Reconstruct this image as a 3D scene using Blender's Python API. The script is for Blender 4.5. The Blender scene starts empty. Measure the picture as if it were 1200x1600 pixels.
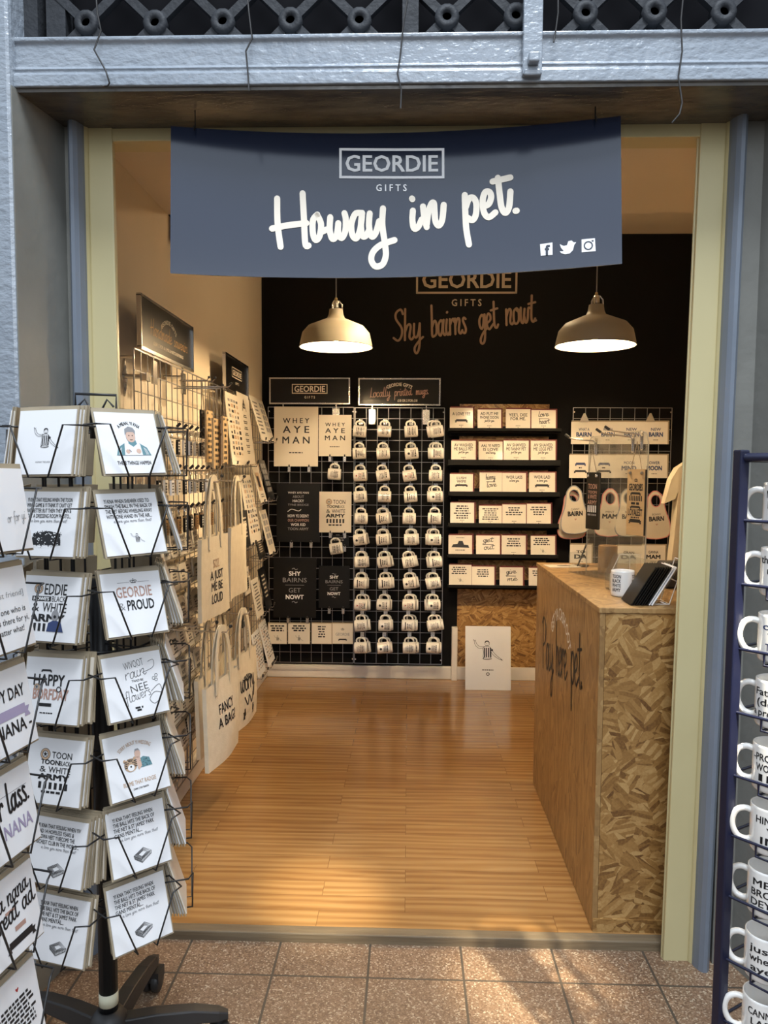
import bpy, math, random
from mathutils import Vector, Matrix
random.seed(7)
SC = bpy.context.scene
V = Vector
R = math.radians
# ------------------------------------------------------------------ camera
CAM = V((0, -2.5, 1.55)); FPX = 1200.0; PCY = 823.0
cd = bpy.data.cameras.new('camera'); cam = bpy.data.objects.new('camera', cd); SC.collection.objects.link(cam)
cd.sensor_fit = 'VERTICAL'; cd.sensor_height = 36; cd.lens = 36 * FPX / 1600; cd.shift_y = (PCY - 800) / 1600
cd.clip_start = .02
CR = Matrix.Rotation(R(1.81), 3, 'Z') @ Matrix.Rotation(R(90 - 4.2), 3, 'X') @ Matrix.Rotation(.006, 3, 'Z')
cam.matrix_world = Matrix.Translation(CAM) @ CR.to_4x4()
SC.camera = cam; SC.cycles.transparent_max_bounces = 32
def ray(px, py): return CR @ V(((px - 600) / FPX, (PCY - py) / FPX, -1))
def at_y(px, py, Y): d = ray(px, py); return CAM + d * ((Y - CAM.y) / d.y)
def at_z(px, py, Z): d = ray(px, py); return CAM + d * ((Z - CAM.z) / d.z)
def at_x(px, py, X): d = ray(px, py); return CAM + d * ((X - CAM.x) / d.x)
# ------------------------------------------------------------------ world, lights, exposure
SC.view_settings.view_transform = 'Standard'; SC.view_settings.look = 'None'
SC.view_settings.exposure = 0; SC.view_settings.gamma = 1; SC.view_settings.use_curve_mapping = False
w = bpy.data.worlds.new('hall_daylight'); SC.world = w; w.use_nodes = True
nt = w.node_tree; nt.nodes.clear()
o_ = nt.nodes.new('ShaderNodeOutputWorld'); bg = nt.nodes.new('ShaderNodeBackground')
tc = nt.nodes.new('ShaderNodeTexCoord'); sx = nt.nodes.new('ShaderNodeSeparateXYZ'); rp = nt.nodes.new('ShaderNodeValToRGB')
nt.links.new(tc.outputs['Generated'], sx.inputs[0]); nt.links.new(sx.outputs['Z'], rp.inputs[0])
nt.links.new(rp.outputs[0], bg.inputs[0]); nt.links.new(bg.outputs[0], o_.inputs[0])
rp.color_ramp.elements[0].position = 0.0; rp.color_ramp.elements[0].color = (.10, .10, .10, 1)
rp.color_ramp.elements[1].position = .55; rp.color_ramp.elements[1].color = (.74, .85, 1.0, 1)
e = rp.color_ramp.elements.new(.12); e.color = (.33, .345, .36, 1)
bg.inputs['Strength'].default_value = 1.28
def lamp(name, kind, loc, energy, color, size=.1, target=None, spot=None, blend=.5, sizey=None):
    l = bpy.data.lights.new(name, kind); l.energy = energy; l.color = color
    if kind == 'AREA':
        l.size = size
        if sizey: l.shape = 'RECTANGLE'; l.size_y = sizey
    else: l.shadow_soft_size = size
    if kind == 'SPOT': l.spot_size = R(spot); l.spot_blend = blend
    o = bpy.data.objects.new(name, l); SC.collection.objects.link(o); o.location = loc
    if target is not None: o.rotation_euler = (V(target) - V(loc)).to_track_quat('-Z', 'Y').to_euler()
    return o
def hall_patch(loc, target, cone, energy): lamp('floor_patch_spot', 'SPOT', loc, energy, (1.0, .90, .68), .05, target, cone, 1.0)  # added spot, stands in for the skylight patches on the floor
COOL = (.86, .93, 1.0); WARM = (1.0, .76, .47)
lamp('hall_skylight', 'AREA', (.5, -2.5, 6.8), 330, COOL, 1.7, (0, -.4, 1.0))
lamp('hall_fill', 'AREA', (.2, -5.6, 3.7), 85, COOL, 2.2, (0, 0, 1.2))  # added fill out in the hall, brightens the reveal, jambs and spinner cards
hall_patch((1.5, -3.0, 4.6), (.40, -.24, 0), 6.5, 4200); hall_patch((.9, -3.1, 4.4), (-.30, .17, 0), 6.0, 2600)
# ceiling spotlights of the shop (on the lowered front ceiling)
lamp('ceiling_spot_wall', 'SPOT', (.15, 1.02, 2.62), 85, WARM, .03, (-1.0, .75, 1.15), 56, .5)
lamp('ceiling_spot_wall', 'SPOT', (.25, 1.10, 2.62), 115, WARM, .03, (-1.0, 2.0, 1.2), 52, .5)
lamp('ceiling_spot_mugs', 'SPOT', (-.1, 1.02, 2.62), 100, WARM, .03, (-.25, 3.1, 1.15), 44, .4)
lamp('ceiling_spot_cards', 'SPOT', (.6, 1.02, 2.62), 100, WARM, .03, (.75, 3.1, 1.1), 42, .4)
lamp('ceiling_spot_counter', 'SPOT', (.3, 1.0, 2.62), 70, WARM, .03, (.75, .55, .9), 70, .8)
lamp('ceiling_spot_baby', 'SPOT', (1.2, 1.02, 2.62), 75, WARM, .03, (1.35, 3.0, 1.25), 44, .4)
lamp('ceiling_fill', 'POINT', (.5, 1.9, 2.95), 16, WARM, .06)  # added fill under the high ceiling, makes up for weak bounce
# ------------------------------------------------------------------ materials
MATS = {}
def principled(name, col, rough=.5, metal=0, spec=.5, coat=0, alpha=None, trans=0, emit=None, estr=0):
    m = bpy.data.materials.new(name); m.use_nodes = True; b = m.node_tree.nodes['Principled BSDF']
    b.inputs['Base Color'].default_value = (*col, 1); b.inputs['Roughness'].default_value = rough
    b.inputs['Metallic'].default_value = metal; b.inputs['Specular IOR Level'].default_value = spec
    b.inputs['Coat Weight'].default_value = coat; b.inputs['Coat Roughness'].default_value = .12
    b.inputs['Transmission Weight'].default_value = trans
    if emit: b.inputs['Emission Color'].default_value = (*emit, 1); b.inputs['Emission Strength'].default_value = estr
    MATS[name] = m; return m
def nodes(m):
    t = m.node_tree; return t, t.nodes['Principled BSDF'], (lambda k: t.nodes.new(k)), (lambda a, b: t.links.new(a, b))
def coords(t, N, L, scale=(1, 1, 1), rot=(0, 0, 0)):
    c = N('ShaderNodeTexCoord'); mp = N('ShaderNodeMapping'); mp.inputs['Scale'].default_value = scale; mp.inputs['Rotation'].default_value = rot
    L(c.outputs['Object'], mp.inputs[0]); return mp.outputs[0]
def ramp(N, stops):
    r = N('ShaderNodeValToRGB'); el = r.color_ramp.elements
    while len(el) < len(stops): el.new(.5)
    for e, (p, c) in zip(el, stops): e.position = p; e.color = (*c, 1)
    return r
def noisy(name, c0, c1, rough, scale=6, bump=0, bscale=40, stretch=(1, 1, 1), **k):
    m = principled(name, c0, rough, **k); t, b, N, L = nodes(m); vec = coords(t, N, L, stretch)
    n = N('ShaderNodeTexNoise'); n.inputs['Scale'].default_value = scale; n.inputs['Detail'].default_value = 5; L(vec, n.inputs[0])
    r = ramp(N, [(.3, c0), (.7, c1)]); L(n.outputs[0], r.inputs[0]); L(r.outputs[0], b.inputs['Base Color'])
    if bump:
        n2 = N('ShaderNodeTexNoise'); n2.inputs['Scale'].default_value = bscale; n2.inputs['Detail'].default_value = 4; L(vec, n2.inputs[0])
        bp = N('ShaderNodeBump'); bp.inputs['Strength'].default_value = bump; bp.inputs['Distance'].default_value = .01
        L(n2.outputs[0], bp.inputs['Height']); L(bp.outputs[0], b.inputs['Normal'])
    return m
noisy('grey_gloss_paint', (.235, .27, .315), (.30, .335, .38), .27, 9, .55, 55, (.6, 1, 1), coat=.4)
noisy('grey_reveal_paint', (.18, .18, .165), (.22, .22, .20), .38, 4, .25, 18)
noisy('grey_moulding_paint', (.16, .19, .235), (.19, .22, .27), .35, 4, .12, 14)
noisy('iron_paint', (.024, .026, .030), (.036, .039, .045), .6, 20, .3, 60, spec=.25)
noisy('cream_paint', (.54, .47, .255), (.58, .51, .285), .38, 3)
noisy('ivory_wall', (.72, .63, .49), (.76, .67, .53), .7, 2)
noisy('ceiling_paint', (.66, .58, .46), (.70, .62, .50), .8, 2)
principled('soffit_brown', (.36, .27, .15), .6)
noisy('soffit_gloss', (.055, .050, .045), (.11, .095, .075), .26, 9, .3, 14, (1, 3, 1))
principled('wall_black', (.0045, .0042, .0042), .75, spec=.15)
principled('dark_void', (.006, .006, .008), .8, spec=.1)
principled('dark_glass', (.012, .014, .018), .15)
noisy('skirting_white', (.62, .58, .53), (.70, .66, .60), .45, 9)
principled('black_metal', (.010, .010, .011), .38)
principled('black_plastic', (.022, .020, .019), .45)
principled('navy_metal', (.007, .009, .030), .35)
principled('chrome', (.62, .60, .57), .25, 1)
principled('grid_wire', (.30, .30, .31), .35, .9)
principled('brass', (.55, .38, .16), .3, 1)
principled('white_card', (.78, .78, .79), .45, coat=.25)
principled('cream_card', (.74, .68, .58), .5, coat=.2)
noisy('kraft', (.30, .245, .165), (.36, .295, .20), .6, 14, coat=.15)
principled('red_envelope', (.12, .008, .006), .6)
principled('ledge_black', (.006, .006, .006), .6, spec=.2)
principled('ink', (.012, .012, .014), .5)
principled('grey_ink', (.26, .26, .27), .5)
principled('rose_ink', (.42, .25, .20), .5)
principled('tan_ink', (.50, .34, .22), .5)
principled('violet_ink', (.34, .29, .42), .5)
principled('teal_ink', (.12, .25, .28), .5)
principled('skin_ink', (.62, .42, .33), .5)
principled('orange_ink', (.50, .27, .08), .5)
principled('blue_ink', (.03, .05, .14), .5)
principled('red_ink', (.35, .03, .03), .5)
principled('white_print', (.80, .80, .80), .5)
principled('cream_print', (.80, .72, .60), .5)
principled('wall_print_tan', (.33, .25, .17), .6)
principled('wall_print_bronze', (.24, .145, .085), .6)
principled('black_card', (.005, .0045, .004), .36, spec=.25, coat=.07)
principled('banner_black', (.008, .014, .034), .16, spec=1.0)
principled('mug_white', (.80, .78, .74), .16, coat=.5)
principled('lamp_cream', (.27, .23, .16), .5)
principled('lamp_inside', (.86, .82, .72), .6)
principled('bulb_glow', (1, .9, .7), .5, emit=(1, .80, .50), estr=60)
noisy('canvas', (.64, .56, .42), (.70, .62, .48), .85, 30, .15, 160)
principled('bib_cream', (.60, .53, .42), .8)
principled('bib_pink', (.60, .22, .22), .8)
principled('bib_grey', (.24, .26, .28), .8)
noisy('tshirt_cotton', (.72, .65, .50), (.76, .69, .54), .85, 20)
noisy('bamboo', (.27, .14, .05), (.36, .20, .075), .45, 5, stretch=(8, 8, 1))
noisy('plywood', (.50, .34, .17), (.60, .42, .22), .55, 6, stretch=(1, 1, 6))
principled('label_yellow', (.70, .68, .50), .5)
def acrylic(name, tint=(.96, .97, .96), mixf=.12):
    m = bpy.data.materials.new(name); m.use_nodes = True; t = m.node_tree; t.nodes.clear()
    o = t.nodes.new('ShaderNodeOutputMaterial'); a = t.nodes.new('ShaderNodeBsdfTransparent'); g = t.nodes.new('ShaderNodeBsdfGlossy'); d = t.nodes.new('ShaderNodeBsdfDiffuse')
    mx = t.nodes.new('ShaderNodeMixShader'); m2 = t.nodes.new('ShaderNodeMixShader'); fr = t.nodes.new('ShaderNodeLayerWeight'); fr.inputs[0].default_value = .12; a.inputs[0].default_value = (*tint, 1); g.inputs['Roughness'].default_value = .06; d.inputs[0].default_value = (.8, .78, .7, 1)
    m2.inputs[0].default_value = mixf; t.links.new(a.outputs[0], m2.inputs[1]); t.links.new(d.outputs[0], m2.inputs[2])
    t.links.new(fr.outputs[1], mx.inputs[0]); t.links.new(m2.outputs[0], mx.inputs[1]); t.links.new(g.outputs[0], mx.inputs[2]); t.links.new(mx.outputs[0], o.inputs[0])
    MATS[name] = m
acrylic('acrylic', mixf=.035); acrylic('acrylic_edge', (.9, .9, .8), .55)
def mat_wood():
    m = principled('wood_floor', (.5, .28, .1), .2, coat=.3); t, b, N, L = nodes(m); vec = coords(t, N, L)
    br = N('ShaderNodeTexBrick'); L(vec, br.inputs[0]); br.offset = .37; br.inputs['Scale'].default_value = 1
    br.inputs['Brick Width'].default_value = .82; br.inputs['Row Height'].default_value = .096; br.inputs['Mortar Size'].default_value = .0009
    br.inputs['Color1'].default_value = (.2, .2, .2, 1); br.inputs['Color2'].default_value = (.8, .8, .8, 1); br.inputs['Mortar'].default_value = (.3, .3, .3, 1)
    br.inputs['Bias'].default_value = 0
    # grain: distorted noise stretched along the plank, shifted per plank
    ad = N('ShaderNodeVectorMath'); ad.operation = 'MULTIPLY_ADD'; L(br.outputs['Color'], ad.inputs[0]); ad.inputs[1].default_value = (7, 3, 0); L(vec, ad.inputs[2])
    mp = N('ShaderNodeMapping'); mp.inputs['Scale'].default_value = (1.2, 13, 1); L(ad.outputs[0], mp.inputs[0])
    n = N('ShaderNodeTexNoise'); n.inputs['Scale'].default_value = 1.6; n.inputs['Detail'].default_value = 5; n.inputs['Distortion'].default_value = 1.2; L(mp.outputs[0], n.inputs[0])
    mp2 = N('ShaderNodeMapping'); mp2.inputs['Scale'].default_value = (.9, 6, 1); L(ad.outputs[0], mp2.inputs[0])
    wv = N('ShaderNodeTexWave'); wv.bands_direction = 'Y'; wv.inputs['Scale'].default_value = 1.3; wv.inputs['Distortion'].default_value = 9; wv.inputs['Detail'].default_value = 3; wv.inputs['Detail Scale'].default_value = .6; L(mp2.outputs[0], wv.inputs[0])
    mx = N('ShaderNodeMix'); mx.data_type = 'FLOAT'; mx.inputs[0].default_value = .3; L(n.outputs[0], mx.inputs[2]); L(wv.outputs['Fac'], mx.inputs[3])
    mx2 = N('ShaderNodeMix'); mx2.data_type = 'FLOAT'; mx2.inputs[0].default_value = .22; L(mx.outputs[0], mx2.inputs[2]); L(br.outputs['Color'], mx2.inputs[3])
    r = ramp(N, [(.22, (.22, .100, .030)), (.5, (.34, .178, .060)), (.8, (.45, .265, .105))]); L(mx2.outputs[0], r.inputs[0])
    mm = N('ShaderNodeMix'); mm.data_type = 'RGBA'; L(br.outputs['Fac'], mm.inputs[0]); L(r.outputs[0], mm.inputs[6]); mm.inputs[7].default_value = (.16, .075, .025, 1)
    L(mm.outputs[2], b.inputs['Base Color'])
mat_wood()
def mat_osb(name, stops, stretch=(1, 1, 1), rough=.5):
    m = principled(name, (.5, .3, .1), rough, coat=.15); t, b, N, L = nodes(m); vec = coords(t, N, L, stretch)
    dn = N('ShaderNodeTexNoise'); dn.inputs['Scale'].default_value = 9; L(vec, dn.inputs[0])
    cols = None
    for k, (sc, rs) in enumerate(((12, 0), (18, 3.3))):
        ma = N('ShaderNodeVectorMath'); ma.operation = 'MULTIPLY_ADD'; L(dn.outputs['Color'], ma.inputs[0]); ma.inputs[1].default_value = (.08, .08, .08); L(vec, ma.inputs[2])
        v1 = N('ShaderNodeTexVoronoi'); v1.inputs['Scale'].default_value = sc; L(ma.outputs[0], v1.inputs[0])
        sp = N('ShaderNodeSeparateColor'); L(v1.outputs['Color'], sp.inputs[0])
        an = N('ShaderNodeMath'); an.operation = 'MULTIPLY_ADD'; an.inputs[1].default_value = 2.2; an.inputs[2].default_value = -1.1 + OSBROT[name]; L(sp.outputs[0], an.inputs[0])
        vs = []
        for ax in ('X_AXIS', 'Y_AXIS'):
            pass
        rt = N('ShaderNodeVectorRotate'); rt.rotation_type = 'AXIS_ANGLE'; rt.inputs['Axis'].default_value = OSBAX[name]; L(vec, rt.inputs['Vector']); L(an.outputs[0], rt.inputs['Angle'])
        mp = N('ShaderNodeMapping'); mp.inputs['Scale'].default_value = (11, 11, 80) if name != 'osb_top' else (11, 80, 11); mp.inputs['Location'].default_value = (rs, rs, rs); L(rt.outputs[0], mp.inputs[0])
        v2 = N('ShaderNodeTexVoronoi'); v2.inputs['Scale'].default_value = 1.0; L(mp.outputs[0], v2.inputs[0])
        s2 = N('ShaderNodeSeparateColor'); L(v2.outputs['Color'], s2.inputs[0])
        if cols is None: cols = s2.outputs[0]
        else:
            mx = N('ShaderNodeMix'); mx.data_type = 'FLOAT'; gt = N('ShaderNodeMath'); gt.operation = 'GREATER_THAN'; gt.inputs[1].default_value = .5
            L(sp.outputs[1], gt.inputs[0]); L(gt.outputs[0], mx.inputs[0]); L(cols, mx.inputs[2]); L(s2.outputs[0], mx.inputs[3]); cols = mx.outputs[0]
    fn = N('ShaderNodeTexNoise'); fn.inputs['Scale'].default_value = 130; L(vec, fn.inputs[0])
    mf = N('ShaderNodeMix'); mf.data_type = 'FLOAT'; mf.inputs[0].default_value = .36; L(cols, mf.inputs[2]); L(fn.outputs[0], mf.inputs[3])
    r = ramp(N, stops); L(mf.outputs[0], r.inputs[0]); L(r.outputs[0], b.inputs['Base Color'])
OSBROT = {'osb_front': 0, 'osb_side': 1.57, 'osb_top': 0}
OSBAX = {'osb_front': (0, 1, 0), 'osb_side': (1, 0, 0), 'osb_top': (0, 0, 1)}
OSBS = [(.14, (.11, .044, .009)), (.36, (.25, .125, .033)), (.60, (.34, .185, .056)), (.92, (.52, .33, .13))]
OSBW = [(.12, (.19, .10, .034)), (.38, (.29, .165, .058)), (.62, (.34, .20, .075)), (.92, (.42, .27, .11))]
mat_osb('osb_front', OSBS); mat_osb('osb_side', OSBW, (1, 1, .45)); mat_osb('osb_top', OSBW, (1, .6, 1))
def mat_terrazzo():
    m = principled('terrazzo', (.3, .2, .12), .42); t, b, N, L = nodes(m); vec = coords(t, N, L)
    v1 = N('ShaderNodeTexVoronoi'); v1.inputs['Scale'].default_value = 230; L(vec, v1.inputs[0]); s = N('ShaderNodeSeparateColor'); L(v1.outputs['Color'], s.inputs[0])
    r = ramp(N, [(.0, (.17, .098, .056)), (.55, (.27, .165, .10)), (.86, (.36, .245, .155)), (.97, (.56, .45, .32))]); L(s.outputs[0], r.inputs[0])
    n = N('ShaderNodeTexNoise'); n.inputs['Scale'].default_value = 3; L(vec, n.inputs[0])
    mu = N('ShaderNodeMix'); mu.data_type = 'RGBA'; mu.blend_type = 'MULTIPLY'; mu.inputs[0].default_value = .5; L(r.outputs[0], mu.inputs[6]); L(n.outputs[0], mu.inputs[7])
    br = N('ShaderNodeTexBrick'); br.offset = 0; br.inputs['Scale'].default_value = 1; br.inputs['Brick Width'].default_value = .30; br.inputs['Row Height'].default_value = .30; br.inputs['Mortar Size'].default_value = .004
    mp = N('ShaderNodeMapping'); mp.inputs['Location'].default_value = (.115, .215, 0); L(vec, mp.inputs[0]); L(mp.outputs[0], br.inputs[0])
    mm = N('ShaderNodeMix'); mm.data_type = 'RGBA'; L(br.outputs['Fac'], mm.inputs[0]); L(mu.outputs[2], mm.inputs[6]); mm.inputs[7].default_value = (.07, .055, .04, 1)
    L(mm.outputs[2], b.inputs['Base Color'])
mat_terrazzo()
noisy('threshold_wood', (.12, .085, .05), (.20, .15, .09), .5, 8, .2, 30, (.3, 4, 4))
# ------------------------------------------------------------------ mesh builder
def crom(pts, n=6):
    pts = [V((p[0], p[1])) for p in pts]
    if len(pts) < 3: return pts
    out = []
    for i in range(len(pts) - 1):
        p0 = pts[max(i - 1, 0)]; p1 = pts[i]; p2 = pts[i + 1]; p3 = pts[min(i + 2, len(pts) - 1)]
        for k in range(n):
            t = k / n
            out.append(.5 * (2 * p1 + (p2 - p0) * t + (2 * p0 - 5 * p1 + 4 * p2 - p3) * t * t + (3 * p1 - p0 - 3 * p2 + p3) * t ** 3))
    return out + [pts[-1]]
TXT = {}
def text2d(s, bold):
    k = (s, bold)
    if k not in TXT:
        c = bpy.data.curves.new('lettering', 'FONT'); c.body = s; c.size = 1; c.resolution_u = 2 if len(s) > 3 else 3; c.offset = min(bold, 0)
        o = bpy.data.objects.new('lettering', c); me = bpy.data.meshes.new_from_object(o)
        vs = [(v.co.x, v.co.y, 0) for v in me.vertices]; fs = [tuple(p.vertices) for p in me.polygons]
        bpy.data.objects.remove(o); bpy.data.curves.remove(c); bpy.data.meshes.remove(me)
        if bold > .003:   # heavier strokes: the same glyphs laid over each other, slightly shifted
            n0 = len(vs); base, fb = vs, fs; vs, fs = [], []
            for lv, (dx, dy) in enumerate(((-1, -.8), (1, -.8), (-1, .8), (1, .8), (0, 0))):
                k2 = len(vs); vs = vs + [(x + dx * bold * .8, y + dy * bold * .8, lv * 6e-5) for x, y, _ in base]; fs = fs + [tuple(i + k2 for i in f) for f in fb]
        x0 = min(v[0] for v in vs); x1 = max(v[0] for v in vs)
        TXT[k] = ([(x - x0, y / .70, q) for x, y, q in vs], fs, x1 - x0)
    return TXT[k]
def frame(O, U, W=V((0, 0, 1))):
    O = V(O); U = V(U).normalized(); W = V(W).normalized(); N = U.cross(W)
    return lambda x, y, z=0: O + U * x + W * y + N * z
GL = {'a': ("6,8 4,10 1,7 1,2 3,0 5,3 6,9|7,10 6,3 8,0 10,2", 8.6), 'b': ("1,20 1,10 1,1 3,0 6,2 6,8 4,10 1,6", 7.5), 'c': ("6,8 4,10 1,7 1,3 3,0 6,2", 7),
 'd': ("6,8 4,10 1,7 1,2 3,0 5,3 6,9|7,20 6,3 8,0 10,2", 8.6), 'e': ("1,4 5,6 5,9 3,10 1,7 1,2 3,0 5,1 8,3", 7), 'g': ("6,8 4,10 1,7 1,3 3,1 5,4 6,9|7,10 6,-3 4,-8 1,-8 1,-5 5,-1 9,1", 8),
 'h': ("1,20 1,0|1,5 3,9 5,10 6,8 5,2 7,0 9,2", 8), 'i': ("2,10 1,3 3,0 5,2|2.4,14.4 2.7,14.8", 4.5), 'j': ("3,10 3,-5 1,-8 -1,-6 0,-4|3.4,14.4 3.7,14.8", 4.5), 'l': ("2,20 1,3 3,0 5,2", 4.5), 'm': ("1,10 1,0|1,5 3,9 4,9 4,0|4,5 6,9 8,9 7,2 9,0 11,2", 10.5),
 'n': ("1,10 1,0|1,5 3,9 5,10 6,8 5,2 7,0 9,2", 8), 'o': ("4,10 1,8 1,2 3,0 6,2 6,8 4,10 5,8 8,9", 7.5), 'p': ("1,10 1,-9|1,6 3,10 6,9 6,3 4,0 1,2", 7.5), 'r': ("1,10 1,0|1,6 3,9 5,10 6,8", 6),
 's': ("5,9 3,10 2,8 5,3 4,0 1,1", 6.5), 't': ("3,17 2,3 4,0 6,2|-0.8,11.8 6.5,12.4", 5.5), 'u': ("1,10 1,2 3,0 5,3 6,10|6,10 6,2 8,0 9,2", 8.5), 'v': ("1,10 2,0 5,9 7,10", 7), 'w': ("1,10 1,2 3,0 4,3 5,9|4.6,4 6,0 8,2 9,9 11,9", 10),
 'y': ("1,10 1,3 3,1 5,4 6,10|6,10 6,-4 4,-9 2,-8 2,-5 6,-1 9,1", 8.5), 'H': ("1,19 2,0|8,21 8,2 10,0|-1,8 8,10", 11), 'S': ("8,17 6,20 2,18 2,14 7,8 7,3 4,0 0,2", 9), 'L': ("3,20 2,2 1,0 3,1 8,0", 8), 'P': ("2,19 1,0|0,18 4,20 8,17 7,11 2,9", 8.5),
 'R': ("2,19 1,0|0,18 4,20 8,17 7,11 2,10 8,0", 9), 'f': ("6,18 4,20 2,16 2,-6|0,9 5,10", 5.5), '!': ("2,18 1,5|1,.5 1.2,.8", 3), '.': ("1,.5 1.4,.7", 3), ' ': ("", 6)}
class MB:
    def __init__(s): s.v = []; s.f = []; s.mi = []; s.sm = []; s.mats = []; s.cur = 0; s.smooth = False
    def mat(s, n):
        if n not in s.mats: s.mats.append(n)
        s.cur = s.mats.index(n); return s
    def add(s, vs, fs, smooth=None):
        b = len(s.v); s.v += [tuple(v) for v in vs]; sm = s.smooth if smooth is None else smooth
        for f in fs: s.f.append(tuple(b + i for i in f)); s.mi.append(s.cur); s.sm.append(sm)
        return s
    def box(s, lo, hi, M=None):
        x0, y0, z0 = lo; x1, y1, z1 = hi
        vs = [V(p) for p in ((x0, y0, z0), (x1, y0, z0), (x1, y1, z0), (x0, y1, z0), (x0, y0, z1), (x1, y0, z1), (x1, y1, z1), (x0, y1, z1))]
        if M: vs = [M @ v for v in vs]
        return s.add(vs, [(0, 3, 2, 1), (4, 5, 6, 7), (0, 1, 5, 4), (1, 2, 6, 5), (2, 3, 7, 6), (3, 0, 4, 7)], False)
    def loft(s, rings, cap=True, smooth=True, closed=True):
        n = len(rings[0]); vs = [p for r in rings for p in r]; fs = []
        for i in range(len(rings) - 1):
            for k in range(n if closed else n - 1):
                a = i * n + k; b2 = i * n + (k + 1) % n; fs.append((a, b2, b2 + n, a + n))
        s.add(vs, fs, smooth)
        if cap: s.add(rings[0], [tuple(range(n))[::-1]], False); s.add(rings[-1], [tuple(range(n))], False)
        return s
    def tube(s, pts, r, n=6, closed=False, r1=None):
        pts = [V(p) for p in pts]; rings = []; up = None; m = len(pts)
        for i, p in enumerate(pts):
            a = pts[(i - 1) % m] if (i or closed) else p; b = pts[(i + 1) % m] if (i < m - 1 or closed) else p
            d = (b - a).normalized()
            if up is None: up = d.orthogonal().normalized()
            up = (up - d * up.dot(d)).normalized(); q = d.cross(up)
            rr = r if r1 is None else r + (r1 - r) * i / max(m - 1, 1)
            rings.append([p + (up * math.cos(t * 2 * math.pi / n) + q * math.sin(t * 2 * math.pi / n)) * rr for t in range(n)])
        if closed: rings.append(rings[0])
        return s.loft(rings, cap=not closed, smooth=n > 4)
    def lathe(s, prof, n=24, O=(0, 0, 0), cap=False, M=None):
        O = V(O); rings = [[O + V((r * math.cos(k * 2 * math.pi / n), r * math.sin(k * 2 * math.pi / n), z)) for k in range(n)] for r, z in prof]
        if M: rings = [[M @ p for p in r] for r in rings]
        return s.loft(rings, cap=cap)
    def sphere(s, c, r, n=10, sc=(1, 1, 1)):
        c = V(c); rings = []
        for i in range(1, n): 
            th = math.pi * i / n
            rings.append([c + V((r * math.sin(th) * math.cos(2 * math.pi * k / (2 * n)) * sc[0], r * math.sin(th) * math.sin(2 * math.pi * k / (2 * n)) * sc[1], -r * math.cos(th) * sc[2])) for k in range(2 * n)])
        return s.loft(rings, cap=True)
    def prism(s, poly, fr, d):
        n = len(poly); A = [fr(x, y, 0) for x, y in poly]; B = [fr(x, y, -d) for x, y in poly]
        return s.add(A + B, [tuple(range(n)), tuple(range(2 * n - 1, n - 1, -1))] + [(i + n, (i + 1) % n + n, (i + 1) % n, i) for i in range(n)], False)
    def poly(s, pts, fr, z=0): return s.add([fr(x, y, z) for x, y in pts], [tuple(range(len(pts)))], False)
    def rect(s, x0, y0, x1, y1, fr, z=0, nx=1): 
        for k in range(nx):
            a = x0 + (x1 - x0) * k / nx; b = x0 + (x1 - x0) * (k + 1) / nx
            s.poly([(a, y0), (b, y0), (b, y1), (a, y1)], fr, z)
        return s
    def disc(s, cx, cy, r, fr, z=0, n=16, ry=None): return s.poly([(cx + r * math.cos(2 * math.pi * k / n), cy + (ry or r) * math.sin(2 * math.pi * k / n)) for k in range(n)], fr, z)
    def ring(s, cx, cy, r0, r1, fr, z=0, n=20):
        P = [(cx + r * math.cos(2 * math.pi * k / n), cy + r * math.sin(2 * math.pi * k / n)) for k in range(n) for r in (r0, r1)]
        return s.add([fr(x, y, z) for x, y in P], [(2 * k, 2 * k + 1, (2 * k + 3) % (2 * n), (2 * k + 2) % (2 * n)) for k in range(n)], False)
    def stroke(s, pts, wd, fr, z=0, smooth=5, caps=True):
        q = crom(pts, smooth); L = []; s.zc = (getattr(s, 'zc', 0) + 1) % 5; z = z + s.zc * 8e-5
        for i, p in enumerate(q):
            d = (q[min(i + 1, len(q) - 1)] - q[max(i - 1, 0)])
            if d.length < 1e-9: d = V((1, 0))
            d.normalize(); L.append((p, V((-d.y, d.x)) * wd / 2))
        vs = []; 
        for p, n in L: vs += [fr(p.x + n.x, p.y + n.y, z), fr(p.x - n.x, p.y - n.y, z)]
        s.add(vs, [(2 * i, 2 * i + 1, 2 * i + 3, 2 * i + 2) for i in range(len(L) - 1)], False)
        if caps:
            for p in (q[0], q[-1]): s.disc(p.x, p.y, wd / 2, fr, z + 4e-5, 10)
        return s
    def text(s, t, cx, cy, h, fr, width=None, bold=.012, z=0, ang=0, arc=None, align='c'):
        vs, fs, wd = text2d(t, bold); W = width if width else wd * h / .70; kx = W / wd; ca, sa = math.cos(ang), math.sin(ang); out = []
        for x, y, dz in vs:
            x = x * kx - (W / 2 if align == 'c' else 0); y = y * h
            if arc: rr = arc + y; x, y = rr * math.sin(x / arc), rr * math.cos(x / arc) - arc
            out.append(fr(cx + x * ca - y * sa, cy + x * sa + y * ca, z + dz))
        return s.add(out, fs, False)
    def script(s, t, p0, p1, xh, wd, fr, z=0, slant=.12, smooth=5, caps=True):
        t = ''.join(c for c in t if c in GL); p0 = V(p0); p1 = V(p1); d = p1 - p0; Ln = d.length; d.normalize(); up = V((-d.y, d.x)); tot = sum(GL[c][1] for c in t); kx = Ln / tot; ky = xh / 10; x = 0
        for c in t:
            for st in GL[c][0].split('|'):
                if not st: continue
                P = []
                for a in st.split(' '):
                    gx, gy = map(float, a.split(',')); q = p0 + d * ((x + gx + gy * slant) * kx) + up * (gy * ky); P.append((q.x, q.y))
                s.stroke(P, wd, fr, z, smooth, caps)
            x += GL[c][1]
        return s
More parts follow.
